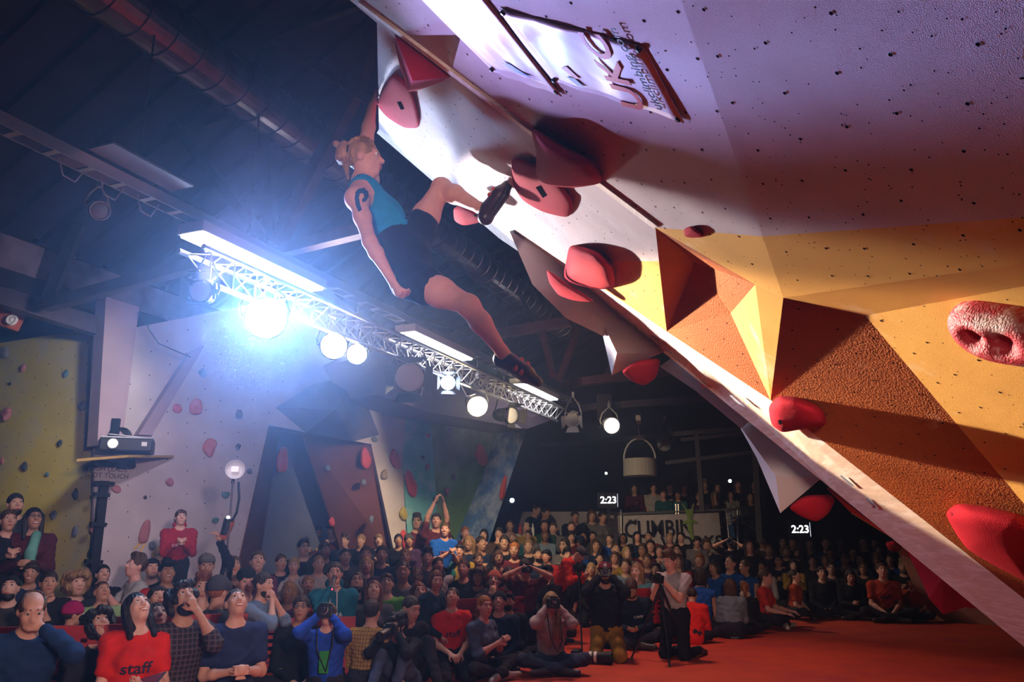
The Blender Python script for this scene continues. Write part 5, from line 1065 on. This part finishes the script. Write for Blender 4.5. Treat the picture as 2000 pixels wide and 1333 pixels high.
person(727, 1196, 8.1, 'man seen from behind in a yellow plaid shirt', mode='sit', face=165, look=None, hp=5, gest='lap', topmat=M_YPLAID, topname='plaid_shirt', hair='short', hc='dark', skin='fair', vox=.0125)
person(730, 1155, 9.0, 'smiling auburn-haired woman in a grey top', mode='heels', fem=True, top=(.07, .07, .08), hair='long', hc='auburn', skin='pale', mouth='smile')
person(755, 1141, 9.6, 'smiling person with glasses in a bright green jacket', mode='heels', top=(.10, .32, .04), topname='jacket', hair='fringe', hc='brown', skin='pale', glasses=True, mouth='smile')
person(697, 1139, 9.3, 'laughing long-haired man with glasses and beard in black', mode='heels', top=BLK, hair='long', hc='dark', skin='fair', glasses=True, mouth='smile', beard=True)
person(852, 1135, 8.9, 'auburn short-haired woman in a navy quilted jacket turning to the camera', mode='kneel', face=62, look=None, hy=-42, hp=2, fem=True, top=(.010, .026, .045), topname='quilted_jacket', hair='bob', hc='auburn', skin='pale', vox=N1, lean=12, gest='lap', bulk=1.12)
p = person(883, 1168, 8.9, 'grinning long-haired man in a red staff T-shirt over purple sleeves', mode='heels', face=18, top=(.62, .022, .012), sleeve='short', topname='t_shirt', hair='tail', hc='dark', skin='pale', mouth='smile', vox=N1, gest='lap', lean=4)
shirt_text(p, 'staff', .11, -.17, M_TEXTDK)
person(947, 1186, 8.9, 'woman in a blue denim shirt clapping cross-legged at the mat edge', mode='sit', face=55, look=None, hy=-25, hp=10, fem=True, gest='clap', top=(.08, .11, .19), sleeve='rolled', topname='denim_shirt', hair='tail', hc='ginger', skin='pink', vox=N1, lean=10, shoes=(.35, .30, .30))
person(975, 1177, 9.6, 'smiling person in a black beanie and navy top', mode='sit', top=(.015, .022, .05), hair='short', hc='fair', hat='beanie', hatcol=BLK, skin='pink', mouth='smile')
person(993, 1177, 10.0, 'man in a black cap and black jacket seated behind the denim-shirted woman', mode='sit', face=10, top=BLK, topname='jacket', hair='short', hc='dark', hat='cap', hatcol=BLK, skin='fair', beard=True, bulk=1.15)
person(965, 1136, 10.4, 'child in a striped orange and purple beanie', mode='heels', top=(.05, .03, .05), hair='short', hc='brown', hat='beanie', hatcol=(.36, .09, .06), skin='pale', gest='chin')
p = person(1026, 1110, 10.6, 'photographer in a maroon T-shirt holding a camera at arm height', mode='kneel', face=8, look=None, hp=4, gest='camerawide', top=(.085, .012, .02), sleeve='short', topname='t_shirt', hair='short', hc='dark', skin='fair', vox=N1)
hcam(p, 'black camera of the photographer in the maroon T-shirt')
p = person(1077, 1178, 9.3, 'photographer with blond dreadlocks in a pale hoodie and jeans, cross-legged', mode='sit', face=4, look=None, hp=8, gest='camera', top=(.46, .40, .42), topname='hoodie', legs=DENIM, hair='long', hc='blond', skin='fair', vox=N1, lean=10, shoes=(.05, .05, .07))
hcam(p, 'black camera of the photographer with blond dreadlocks', lens=.13, r=.045, s=1.1)
strap(p, [p['J']['head'] + V3((-.08, .16, -.05)), p['J']['chest'] + V3((-.10, .20, -.18)), p['J']['chest'] + V3((-.04, .22, -.30)), p['J']['chest'] + V3((.03, .2, -.15)), p['J']['head'] + V3((.08, .16, -.06))], M_BLACK)
for k in range(5): MB().tube([p['J']['head'] + V3((-.085 + .012 * k, .03, -.06)), p['J']['chest'] + V3((-.11 + .025 * k, .145, .0)), p['J']['chest'] + V3((-.10 + .025 * k, .165, -.17))], .009, 6).build('dreadlock', M_HAIR, p['root'], HAIRS['blond'], smooth=True)
p = person(1133, 1086, 11.6, 'stooping man in an orange-red jacket and grey cap at a tripod', mode='stand', face=58, look=None, hp=-38, gest='chestcam', top=(.60, .035, .012), topname='jacket', legs=(.05, .045, .045), hair='crop', hc='brown', hat='cap', hatcol=(.06, .06, .065), skin='fair', vox=N1, lean=34, bulk=1.15)
def tripod(top, label, spread=.35, h=None, name='tripod'):
    top = Vector(top); e = thing(name, (top.x, top.y, 0), label, 'tripod')
    part(MB().tube([top, top - UP * .45], .014, 8), 'centre_column', M_BLACK, e); part(MB().box(top - UP * .02, (.07, .07, .05)), 'head', M_BLACK, e, bevel=.008)
    for k in range(3):
        a = 2.09 * k + .5; b = Vector((top.x + math.cos(a) * spread, top.y + math.sin(a) * spread, .01)); m = top.lerp(b, .5) - UP * .06
        part(MB().tube([top - UP * .1, m], .017, 8), 'leg', M_BLACK, e); part(MB().tube([m, b], .011, 8), 'leg_extension', M_BLACK, e); part(MB().box(b, (.03, .03, .02)), 'foot', M_BLACK, e)
    return e
c = at(1131, 1110, 11.2); camera_thing(c, (.6, -.8, .2), 'small black camera on the tripod of the orange-red jacketed man'); tripod(c - UP * .06, 'black tripod in front of the man in the orange-red jacket')
p = person(1182, 1120, 10.4, 'kneeling photographer in a black jacket, maroon cap and mustard trousers', mode='heels', face=-6, look=None, hp=8, gest='camera', top=BLK, topname='jacket', legs=(.30, .15, .02), hair='short', hc='dark', hat='cap', hatcol=(.13, .012, .025), skin='fair', beard=True, vox=N1, lean=4, bulk=1.12)
hcam(p, 'black camera of the kneeling photographer in the maroon cap', lens=.15, r=.042)
o = MB().box(p['J']['head'] + p['J']['Rh'] @ V3((0, .093, .085)), (.035, .006, .035), p['J']['Rh']).build('cap_patch', M_WHITE, p['root'])
p = person(1233, 1150, 11.2, 'man in a navy sweatshirt looking down at his phone', mode='sit', face=-8, look=None, hp=-32, gest='phone', top=(.012, .018, .035), topname='sweatshirt', hair='short', hc='brown', skin='tan', beard=True, vox=.0115, lean=16)
shirt_text(p, 'CWIF', .05, -.13, M_TEXTW, x=.08)
ph = wpos(p, p['J']['chest'] + V3((0, .40, -.24))); e = thing('mobile_phone', ph, 'black phone in the hands of the navy sweatshirt man', 'phone'); part(MB().box(ph, (.075, .14, .009)), 'casing', M_BLACK, e, bevel=.003); part(MB().box(ph + V3((0, 0, .006)), (.066, .12, .002)), 'screen', mat('phone_glass', (.02, .02, .03), .1), e)
p = person(1308, 1096, 10.3, 'kneeling photographer in a grey T-shirt and black trousers checking a camera', mode='kneel', face=-38, look=None, hp=-14, hy=0, gest='chestcam', top=(.36, .33, .36), sleeve='short', topname='t_shirt', legs=(.012, .013, .018), hair='quiff', hc='brown', skin='pink', vox=.0095, lean=2, shoes=(.02, .02, .03))
c = wpos(p, p['J']['chest'] + V3((0, .40, .02))); camera_thing(c, (-.75, -.6, .2), 'black camera in the hands of the grey T-shirt photographer'); tripod(at(1290, 1128, 10.15), 'black tripod standing before the grey T-shirt photographer', .42)
strap(p, [p['J']['neck'] + V3((.05, -.06, .0)), p['J']['neck'] + V3((.09, .07, -.03)), p['J']['chest'] + V3((.05, .17, -.12)), p['J']['chest'] + V3((.0, .32, -.04))], M_BLACK)
# --- right of centre, backs to the camera
person(1367, 1127, 12.6, 'dark-haired woman in a blue tank top with white lettering, seen from behind', mode='sit', face=150, look=None, hp=10, hy=35, fem=True, gest='lap', top=(.012, .07, .30), sleeve='tank', topname='tank_top', hair='bob', hc='dark', skin='tan', vox=.0115)
person(1352, 1165, 12.0, 'person bundled in a bright red cloak beside the grey T-shirt photographer', mode='sit', face=160, look=None, hp=-20, top=(.60, .02, .012), hair='short', hc='dark', skin='tan', lean=25, bulk=1.3)
person(1426, 1146, 12.4, 'long-haired woman in a pale denim jacket seen from behind', mode='sit', face=172, look=None, hp=8, fem=True, top=(.14, .18, .23), topname='jacket', hair='long', hc='brown', skin='fair', vox=.0115)
person(1455, 1152, 12.9, 'woman in a black gilet with a cream hood seen from behind', mode='sit', face=160, look=None, hp=8, fem=True, top=BLK, topname='gilet', hair='tail', hc='ginger', hat='hood', hatcol=(.5, .42, .30), skin='fair')
person(1396, 1110, 13.6, 'tousle-haired man in a blue vest with bare shoulders, nearest the grey T-shirt photographer', mode='heels', face=-60, look=None, hp=4, top=(.012, .07, .28), sleeve='tank', topname='vest', hair='bob', hc='dark', skin='tan')
person(1427, 1101, 14.0, 'man in a blue vest gazing up, middle one of the three in vests', mode='heels', face=-50, look=None, hp=28, top=(.012, .07, .28), sleeve='tank', topname='vest', hair='short', hc='black', skin='fair')
person(1454, 1109, 14.2, 'man in a blue vest at the right of the three in vests', mode='heels', face=-55, look=None, hp=4, top=(.012, .07, .28), sleeve='tank', topname='vest', hair='short', hc='brown', skin='tan')
person(1496, 1128, 13.6, 'man with glasses in a red T-shirt leaning an arm on his shoe', mode='sit', face=60, look=None, hp=6, gest='knees', top=(.58, .03, .015), sleeve='short', topname='t_shirt', hair='short', hc='brown', glasses=True, skin='pink', vox=.0115, lean=6, shoes=(.5, .45, .4))
person(1553, 1126, 15.0, 'person in an orange T-shirt sitting in profile left of centre of the dark row', mode='sit', face=58, look=None, hp=22, gest='lap', top=(.38, .06, .02), sleeve='short', topname='t_shirt', hair='short', hc='dark', skin='fair')
p = person(1723, 1115, 14.6, 'person in a red-orange staff T-shirt sitting cross-legged against the dark row', mode='sit', face=-12, look=None, hp=18, gest='lap', top=(.42, .05, .02), sleeve='short', topname='t_shirt', hair='short', hc='brown', skin='pink')
shirt_text(p, 'staff', .10, -.16, M_TEXTDK)
person(1605, 1120, 15.4, 'man in black sitting to the left of the hanging amber panel', mode='sit', face=-5, look=None, hp=10, top=BLK, hair='short', hc='dark', skin='fair')
person(1661, 1126, 15.0, 'person in black bent forward over a phone in the dark row', mode='sit', face=-10, look=None, hp=-10, top=BLK, hair='long', hc='dark', skin='fair', gest='phone')
person(1779, 1140, 14.6, 'person with tattooed-looking dark sleeves half hidden by the cream wall end', mode='sit', face=-40, look=None, hp=-5, top=(.3, .04, .02), sleeve='short', hair='short', hc='dark', skin='fair')
person(1428, 1072, 15.2, 'spectator raising both arms to hold a long lens in front of the banner edge', mode='stand', face=-35, look=None, hp=14, gest='camerawide', top=BLK, sleeve='short', hair='short', hc='dark', skin='tan')
camera_thing(at(1432, 1066, 14.85), (-.5, -.8, .35), 'black camera with a white lens ring held up before the banner edge', lens=.22, r=.05, ring=True)
# --- left group by the yellow wall
person(30, 986, 9.6, 'dark-bearded man behind two women at the left edge', mode='stand', face=20, top=(.05, .05, .055), hair='short', hc='black', beard=True, skin='fair', vox=.0115)
person(16, 1018, 9.0, 'brown-haired woman in black clapping at the left edge', mode='stand', face=48, fem=True, gest='clap', top=BLK, hair='tail', hc='brown', skin='fair', vox=.0115)
p = person(66, 1014, 9.1, 'woman with glasses, maroon cardigan and mint scarf, hands clasped', mode='stand', face=24, fem=True, gest='clasp', top=(.07, .012, .02), topname='cardigan', hair='long', hc='black', skin='tan', glasses=True, mouth='smile', vox=.0115)
o = mobj('scarf', sdf_mesh('scarf', [RC(p['J']['neck'] + V3((-.05, .08, .0)), p['J']['chest'] + V3((-.03, .16, -.12)), .05, .055, .03), RC(p['J']['chest'] + V3((-.03, .17, -.12)), p['J']['chest'] + V3((-.03, .15, -.42)), .055, .06, .03)], .015), M_CLOTH, p['root'], (.12, .34, .28))
person(95, 1140, 7.6, 'shadowed person raising clasped hands at the left', mode='kneel', face=35, look=None, hp=10, gest=None, gl=(.05, .26, .95), gr=(.05, .26, .95), top=BLK, sleeve='rolled', hair='short', hc='dark', skin='fair', vox=.0115)
person(199, 1160, 7.6, 'young man in a pale green T-shirt with cropped hair', mode='kneel', face=40, top=(.26, .42, .22), sleeve='short', topname='t_shirt', hair='crop', hc='brown', skin='fair', vox=.0115)
person(192, 1222, 6.7, 'curly-haired person low in front of the pale green T-shirt', mode='sit', face=40, top=(.02, .02, .03), hair='bigcurly', hc='black', skin='fair')
person(144, 1205, 7.4, 'person in a magenta padded jacket hidden behind the facepalming man', mode='heels', face=130, look=None, top=(.30, .012, .10), topname='jacket', hat='beanie', hair='short', hc='dark', hatcol=(.34, .012, .11), skin='fair')
person(201, 1123, 9.2, 'smiling dark-haired woman beside the black ladder post', mode='kneel', face=30, fem=True, top=BLK, hair='bun', hc='black', skin='fair', mouth='smile')
person(265, 1107, 8.9, 'brown-haired man in a pale grey T-shirt clapping in profile', mode='kneel', face=-50, look=None, hp=18, hy=10, gest='claphigh', top=(.36, .36, .36), sleeve='short', topname='t_shirt', hair='quiff', hc='brown', skin='pink', vox=.0115)
person(297, 1112, 9.4, 'man in a black cap standing behind the red T-shirt and cap', mode='kneel', face=10, top=BLK, hair='short', hc='dark', hat='backcap', hatcol=BLK, skin='fair')
person(326, 1120, 8.4, 'grinning man in a backward black cap and red T-shirt', mode='kneel', face=35, top=(.45, .02, .02), sleeve='short', topname='t_shirt', hair='short', hc='black', hat='cap', hatcol=BLK, skin='tan', mouth='smile', vox=.0115)
person(307, 1172, 7.4, 'dark-fringed person between the red T-shirt woman and plaid man', mode='heels', face=40, top=BLK, hair='fringe', hc='black', skin='fair')
person(305, 1207, 7.0, 'person in profile low behind the plaid-shirted man', mode='sit', face=65, top=(.05, .04, .05), hair='short', hc='dark', skin='fair')
person(403, 1106, 8.6, 'man in a grey cap and black jacket holding a fist up', mode='kneel', face=25, look=None, hp=2, gl='upout', gr='lap', top=BLK, topname='jacket', hair='short', hc='brown', hat='cap', hatcol=(.14, .14, .15), skin='fair', beard=True, vox=.0115)
person(429, 1158, 7.5, 'person in a charcoal beanie with an orange scarf', mode='heels', face=150, look=None, top=(.05, .045, .05), hat='beanie', hatcol=(.045, .045, .055), hair='short', hc='ginger', skin='fair')
person(456, 1108, 9.0, 'brown-haired woman clapping behind the light stand', mode='kneel', face=25, fem=True, gest='claphigh', top=(.03, .025, .03), hair='bob', hc='brown', skin='fair')
person(503, 1098, 9.4, 'fair-skinned girl with tied-back hair above the black cap', mode='kneel', face=25, fem=True, gest='claphigh', top=(.10, .03, .08), hair='bun', hc='brown', skin='pale', mouth='smile')
person(481, 1137, 8.2, 'man in a black cap with an orange patch leaning on his hand', mode='heels', face=30, look=None, hp=-2, gl='chin', top=BLK, hair='short', hc='brown', hat='backcap', hatcol=BLK, skin='pink', vox=.0115)
p = person(353, 1012, 9.5, 'child in a red hooded top clapping against the white wall', mode='stand', face=30, gest='clap', top=(.34, .014, .026), topname='hoodie', hat='hood', hatcol=(.34, .014, .026), hair='fringe', hc='brown', skin='pale', mouth='smile', vox=.0115, size=.80)
q = p['root'].location; struct('floor_block', MB().box((q.x, q.y, q.z / 2), (.9, .7, q.z - .004), Matrix.Rotation(-.7, 3, 'Z')), M_DARKWALL, label='padded block under the child')
shirt_text(p, 'CW', .05, -.12, M_TEXTW, x=-.07)
p = person(869, 1036, 13.2, 'man in a bright blue T-shirt standing and clapping', mode='stand', face=30, gest='clap', top=(.015, .11, .55), sleeve='short', topname='t_shirt', hair='short', hc='brown', skin='pink', mouth='smile', vox=.0115)
shirt_text(p, 'CRUX', .08, -.12, mat('shirt_print_orange', (.6, .12, .05), .8))
person(852, 1018, 13.8, 'man in a dark T-shirt reaching both arms straight up beside the green panel', mode='stand', face=25, gest='up', top=(.10, .02, .03), sleeve='short', topname='t_shirt', hair='short', hc='dark', skin='pink', mouth='smile')
person(814, 1020, 14.0, 'man with glasses and maroon cardigan over a white T-shirt by the cyan panel', mode='stand', face=20, top=(.12, .015, .025), topname='cardigan', hair='quiff', hc='dark', glasses=True, skin='fair')
person(1047, 996, 17.6, 'man with a blue-lit shoulder standing in front of the white balustrade', ground=.2, mode='stand', face=60, look=None, hp=-5, top=(.012, .03, .06), hair='short', hc='dark', skin='fair', gest='clap')
person(1066, 1003, 17.4, 'dim person clapping in front of the white balustrade', ground=.2, mode='stand', face=40, look=None, top=BLK, hair='short', hc='dark', skin='tan', gest='clap')
person(1123, 1010, 17.2, 'person in a dark coat standing before the white balustrade', ground=.2, mode='stand', face=10, look=None, top=BLK, hair='short', hc='dark', skin='tan', bulk=1.2)
person(1156, 1008, 17.6, 'long-haired woman in grey before the balustrade, left of a pair', ground=.2, mode='stand', face=5, look=None, fem=True, top=(.16, .14, .15), hair='long', hc='brown', skin='fair')
person(1177, 1011, 17.6, 'woman with tied hair in grey before the balustrade, right of a pair', ground=.2, mode='stand', face=20, look=None, fem=True, top=(.14, .13, .14), hair='bun', hc='dark', skin='fair')
person(1362, 1072, 15.6, 'person in a pale grey sweatshirt standing under the banner', mode='stand', face=-8, look=None, hp=2, top=(.19, .17, .18), topname='sweatshirt', hair='fringe', hc='black', skin='fair')
person(1244, 1118, 12.4, 'fair-haired girl in a teal top chewing her fingers', mode='sit', face=-30, look=None, hp=6, fem=True, gest='chin', top=(.06, .2, .22), hair='long', hc='fair', skin='pale')

q0, q1 = at(1030, 1040, 17.4), at(1200, 1040, 17.4); struct('floor_step', MB().box(((q0.x + q1.x) / 2, 17.45, .1), (q1.x - q0.x + .4, 1.3, .2)), M_DARKWALL, label='low step before the balustrade')
# ================================================================== the packed crowd: prototypes, then one copy per spectator
cr = random.Random(21)
PROTO = {}
def proto(mode, fem, gest, sleeve, lean, hy, hp):
    J = skeleton(mode, lean, 0, hy, hp, gest, fem=fem)
    return dict(J=J, me=body_meshes(J, .019, sleeve, 'long', False, fem, name='spectator'), fem=fem, gest=gest)
for mode in ('stand', 'kneel', 'heels', 'sit'):
    PROTO[mode] = [proto(mode, bool(i % 2), g, sl, 6, cr.uniform(-18, 18), cr.uniform(6, 20)) for i, (g, sl) in enumerate((('lap', 'long'), ('clap', 'short'), ('clap', 'long'), ('lap', 'long'), ('chin', 'long'), ('claphigh', 'long'), ('down', 'short')))]
COLS = [('black', (.012, .012, .015)), ('charcoal', (.04, .04, .045)), ('navy', (.016, .025, .06)), ('maroon', (.10, .014, .025)), ('grey', (.15, .14, .15)), ('dark green', (.02, .06, .035)), ('brown', (.07, .04, .025)), ('purple', (.06, .025, .08)), ('white', (.42, .40, .40)), ('pale blue', (.16, .22, .30)), ('red', (.36, .02, .02)), ('mustard', (.30, .19, .03)), ('royal blue', (.015, .06, .25)), ('teal', (.02, .11, .12))]
CW = [9, 6, 6, 3, 4, 2, 2, 2, 2, 2, 2, 1, 2, 1]
MH = [('short', 8), ('crop', 4), ('quiff', 4), ('curly', 3), ('bald', 1), ('fringe', 2), ('bigcurly', 1)]; FH = [('long', 7), ('bob', 4), ('bun', 4), ('tail', 4), ('fringe', 2)]
HW = [('black', 5), ('dark', 8), ('brown', 7), ('auburn', 2), ('blond', 2), ('fair', 3), ('ginger', 1)]
HT = {'short': 'short {} hair', 'crop': 'cropped {} hair', 'quiff': 'swept-up {} hair', 'curly': 'curly {} hair', 'bald': 'thinning {} hair', 'fringe': 'a {} fringe', 'bigcurly': 'a big {} curly mop', 'long': 'long {} hair', 'bob': 'a {} bob', 'bun': 'a {} bun', 'tail': 'a {} ponytail'}
GT = {'lap': '', 'clap': ' clapping', 'chin': ' touching the chin', 'claphigh': ' applauding', 'down': ''}
def zone(px, py):
    if py < 1000 and px > 1200: return 'on the dark gallery above the banner'
    if px < 520: return 'near the light stand'
    if px < 600: return 'in front of the slate cave'
    if px < 720: return 'in front of the brown cave panel'
    if px < 800: return 'below the red half-moon hold'
    if px < 900: return 'below the cyan panel'
    if px < 1000: return 'below the green panel'
    if px < 1110: return 'left of the orange-red jacket'
    if px < 1220: return 'right of the orange-red jacket'
    if px < 1330: return 'under the left banner half'
    if px < 1480: return 'under the right banner half'
    return 'below the right timer screen'
used = set()
def pickw(L): return cr.choices([a for a, b in L], [b for a, b in L])[0]
def spectator(px, py, Y, face=None, ground=0.0, dim=False):
    Hw = at(px, py, Y); z = Hw.z - ground
    mode = 'stand' if z > 1.36 else 'kneel' if z > 1.05 else 'heels' if z > .87 else 'sit'
    for _ in range(60):
        P = cr.choice(PROTO[mode]); fem = P['fem']; hair = pickw(FH if fem else MH); hc = pickw(HW); cn, c = cr.choices(COLS, CW)[0]
        gl = cr.random() < .14; bd = (not fem) and cr.random() < .3; hat = cr.choice(('cap', 'beanie')) if cr.random() < .08 else None
        lab = ('%s with %s%s%s in a %s top%s %s' % ('woman' if fem else 'man', HT[hair].format(hc), ', beard' if bd else '', ', glasses' if gl else '', cn, GT[P['gest']], zone(px, py))) if not hat else ('%s in a %s %s and %s top%s %s' % ('woman' if fem else 'man', 'black' if hat == 'cap' else 'grey', hat, cn, GT[P['gest']], zone(px, py)))
        if lab not in used and len(lab.split()) <= 16: break
    used.add(lab); J = P['J']; s = z / J['head'].z; g = ground
    if s > 1.12: g = Hw.z - 1.08 * J['head'].z; s = 1.08
    if s < .84: s = .84
    if face is None: d = CLIMB - Hw; face = math.degrees(math.atan2(d.x, -d.y)) * .8
    yaw = face_yaw(face + cr.uniform(-14, 14)); h2 = Matrix.Rotation(yaw, 3, 'Z') @ (J['head'] * s)
    root = empty('person', (Hw.x - h2.x, Hw.y - h2.y, g), yaw); root.scale = (s, s, s); tag(root, lab, 'person', 'spectators packed round the mat')
    skin = cr.choices(('pale', 'fair', 'pink', 'tan', 'brown'), (4, 7, 4, 3, 1))[0]; b_, t_, l_, s_ = P['me']
    mobj('body', b_, M_SKIN, root, SKINS[skin]); mobj('top', t_, M_CLOTH, root, c); mobj('trousers', l_, M_CLOTH, root, cr.choice((BLK, DENIM, NAVY, (.03, .028, .025)))); mobj('shoes', s_, M_SHINY, root, (.03, .03, .03))
    add_head(root, J, s, hair, hc, skin, cr.choice(('calm', 'calm', 'smile')), hat, (.015, .015, .018) if hat == 'cap' else (.06, .06, .065), bd, gl, eyes=Y < 16.4)
    PEOPLE.append((px, py, Y))
def free(px, py, Y, k=.62):
    for (a, b, y2) in PEOPLE:
        w_ = .24 * F / Y
        if abs(a - px) < w_ * k and abs(b - py) < w_ * .62: return False
    return True
def rows(spec, x0, x1, jitter=.25, dens=1.0, face=None, ground=0.0):
    for (py, Y) in spec:
        st = .30 * F / Y / dens; x = x0(py) + cr.uniform(0, st) if callable(x0) else x0 + cr.uniform(0, st)
        xe = x1(py) if callable(x1) else x1
        while x < xe:
            q = py + cr.uniform(-4, 4); p = x + cr.uniform(-1, 1) * st * jitter
            if free(p, q, Y): spectator(p, q, Y, face, ground)
            x += st
# the order is far to near
rows([(1018, 14.4), (1038, 13.9)], lambda y: 500, 690)
rows([(1056, 13.2), (1072, 12.5), (1088, 11.7), (1104, 11.0), (1120, 10.3)], lambda y: 700 - (y - 1018) * 2.1 if y < 1100 else 520, 830)
rows([(1045, 14.6), (1060, 14.0), (1076, 13.3), (1092, 12.5), (1108, 11.7), (1124, 11.0)], 800, 1010)
rows([(1140, 10.2), (1156, 9.7)], 560, 900)
rows([(1030, 16.4), (1048, 16.0), (1066, 15.2), (1084, 14.3), (1102, 13.5), (1118, 12.8)], 985, 1130)
rows([(1052, 16.6), (1064, 16.2), (1078, 15.6), (1094, 14.8), (1110, 14.0), (1124, 13.2)], 1130, 1345)
rows([(1068, 16.4), (1080, 15.9), (1094, 15.2)], 1345, 1490)
rows([(1062, 17.6), (1078, 17.2), (1094, 16.8), (1108, 16.3)], 1480, 1765, dens=.85)
rows([(952, 19.2), (968, 18.8)], 1215, 1475, dens=.75, face=-10, ground=1.0)
rows([(1090, 10.2), (1130, 8.9)], 225, 470, dens=.7)
for px, py, Y in ((20, 1150, 8.3), (8, 1175, 7.2), (60, 1120, 8.8), (150, 1140, 8.6), (395, 1150, 7.6), (560, 1165, 8.3), (583, 1152, 8.6), (611, 1152, 8.9), (588, 1190, 8.0)):
    if free(px, py, Y, .45): spectator(px, py, Y)
print('PEOPLE', len(PEOPLE))
# ================================================================== barriers and things lying about
M_BARR = mat('red_barrier_plastic', (.34, .015, .018), .5, var=.08)
BV = None
def barrier_mesh():
    mb = MB()
    for z, h in ((.98, .10), (.40, .08)): mb.box((0, 0, z), (1.3, .05, h))
    for x in (-.61, .61): mb.box((x, 0, .5), (.08, .05, 1.0))
    mb.box((0, 0, .89), (1.2, .02, .10))
    n = 10
    for i in range(n):                                # perforated panel: strips between square holes
        x = -.58 + i * (1.16 / (n - 1)); mb.box((x, 0, .68), (.05, .03, .50))
    for k in range(5): mb.box((0, 0, .48 + k * .10), (1.2, .03, .045))
    return mesh('barrier', mb.V, mb.F)
BM = barrier_mesh()
for px, py, Y, rz, l in ((150, 1232, 6.6, .25, 'red plastic barrier behind the facepalming man'), (330, 1212, 7.2, .3, 'red plastic barrier behind the plaid-shirted man'), (560, 1215, 8.0, .2, 'red plastic barrier left of the bright blue jacket'), (930, 1176, 9.9, .5, 'red plastic barrier behind the red T-shirt man'), (1240, 1155, 11.8, .3, 'red plastic barrier behind the man with the phone')):
    q = at(px, py, Y); e = thing('barrier', (q.x, q.y, 0), l, 'barrier', 'red crowd barriers', rz); s = (q.z) / .98; e.scale = (1, 1, max(.6, min(1.15, s)))
    o = mobj('panel', BM, M_BARR, e)
    for x in (-.45, .45): MB().box((x, 0, .03), (.12, .5, .06)).build('foot', M_BLACK, e)
# floor clutter
q = on_floor(903, 1312); bag = [EL((0, 0, .13), (.25, .17, .14), .05), EL((.18, .02, .09), (.14, .13, .09), .05), EL((-.1, .08, .2), (.13, .1, .08), .05)]
o = mobj('rucksack', sdf_mesh('rucksack', bag, .02), M_CLOTH, None, (.012, .012, .014)); o.location = q; tag(o, 'slumped black bag on the mat beside the denim-shirted woman', 'bag')
MB().tube([(-.1, -.15, .2), (0, -.2, .12), (.1, -.18, .04)], .012, 6).build('strap', M_BLACK, o)
q = on_floor(960, 1316); e = thing('mobile_phone', q, 'phone lying on the red mat by the black bag', 'phone', None, .3); MB().box((0, 0, .006), (.15, .08, .01)).build('casing', mat('phone_case', (.25, .22, .12), .4), e, bevel=.002); MB().box((0, 0, .012), (.12, .066, .002)).build('screen', M_BLACK, e)
q = on_floor(1150, 1297); c = q + UP * .075; e = thing('camera', q, 'black camera with a long white-banded telephoto lens lying on the mat', 'camera'); d = V3((.95, -.3, 0)).normalized(); c = c - d * .1
part(MB().box(c - d * .05, (.10, .16, .15), Matrix.Rotation(-.3, 3, 'Z')), 'camera_body', M_BLACK, e, bevel=.015)
part(MB().lathe(c, d, [(0, .05), (.08, .05), (.1, .06), (.24, .062), (.3, .072), (.38, .075), (.38, .06)], 22), 'lens_barrel', M_BLACK, e)
for t in (.11, .17): part(MB().lathe(c + d * t, d, [(0, .0645), (.035, .0645)], 22), 'lens_ring', M_WHITE, e)
q = on_floor(1275, 1225); e = thing('drink_bottle', q, 'orange drink bottle on the floor behind the tripod', 'bottle'); part(MB().lathe(q, UP, [(0, 0), (0, .04), (.15, .04), (.19, .018), (.2, .016)], 16), 'bottle', mat('orange_drink', (.7, .2, .02), .2), e, smooth=True); part(MB().lathe(q + UP * .2, UP, [(0, .02), (.03, .02), (.03, 0)], 12), 'cap', M_WHITE, e)
q = on_floor(1255, 1243); e = thing('paper_sheets', q, 'white sheets of paper on the mat behind the tripod', 'paper')
for k in range(3): MB().box((.1 * k - .12, .03 * k, .003 + .003 * k), (.21, .29, .002), Matrix.Rotation(.4 * k, 3, 'Z')).build('sheet', M_WHITE, e)
q = on_floor(1453, 1222); o = mobj('plastic_bag', sdf_mesh('plastic_bag', [EL((0, 0, .09), (.2, .14, .1), .05), EL((.14, 0, .06), (.14, .1, .07), .04), EL((-.05, .05, .18), (.09, .08, .08), .05), EL((.05, -.06, .14), (.05, .05, .09), .04)], .02), mat('crinkled_plastic', (.36, .32, .34), .25, var=.3, vscale=20, bump=1.0, bscale=25)); o.location = q; tag(o, 'crumpled clear plastic bag on the mat behind the denim jacket', 'bag')
q = on_floor(1500, 1206); o = mobj('rolled_blanket', sdf_mesh('rolled_blanket', [RC((-.13, 0, .085), (.13, .05, .085), .085, .085, .02)], .02), M_CLOTH, None, (.10, .085, .09)); o.location = q; tag(o, 'grey rolled blanket on the mat beside the red T-shirt man', 'blanket')
q = on_floor(1476, 1214); o = mobj('red_bag', sdf_mesh('red_bag', [EL((0, 0, .11), (.11, .1, .12), .04), EL((.05, 0, .2), (.06, .06, .07), .03)], .02), M_CLOTH, None, (.30, .015, .03)); o.location = q; tag(o, 'small dark red bag between plastic bag and rolled blanket', 'bag')
q = at(1030, 1040, 16.6); e = thing('bottle_shelf', V3((q.x, q.y, 0)), 'yellow box with bottles on it by the white balustrade', 'box'); part(MB().box(V3((q.x, q.y, .72)), (.5, .35, 1.45)), 'box', mat('yellow_box', (.36, .26, .05), .7), e)
for k in range(3):
    b = V3((q.x - .15 + .13 * k, q.y - .05, 1.445)); tag(MB().lathe(b, UP, [(0, 0), (0, .035), (.16, .035), (.2, .014), (.26, .014), (.26, 0)], 12).build('bottle', M_WHITE if k else mat('red_bottle', (.5, .05, .04), .3)), ['red-capped bottle on the yellow box', 'white bottle on the yellow box, middle one', 'white bottle on the yellow box, right one'][k], 'bottle')
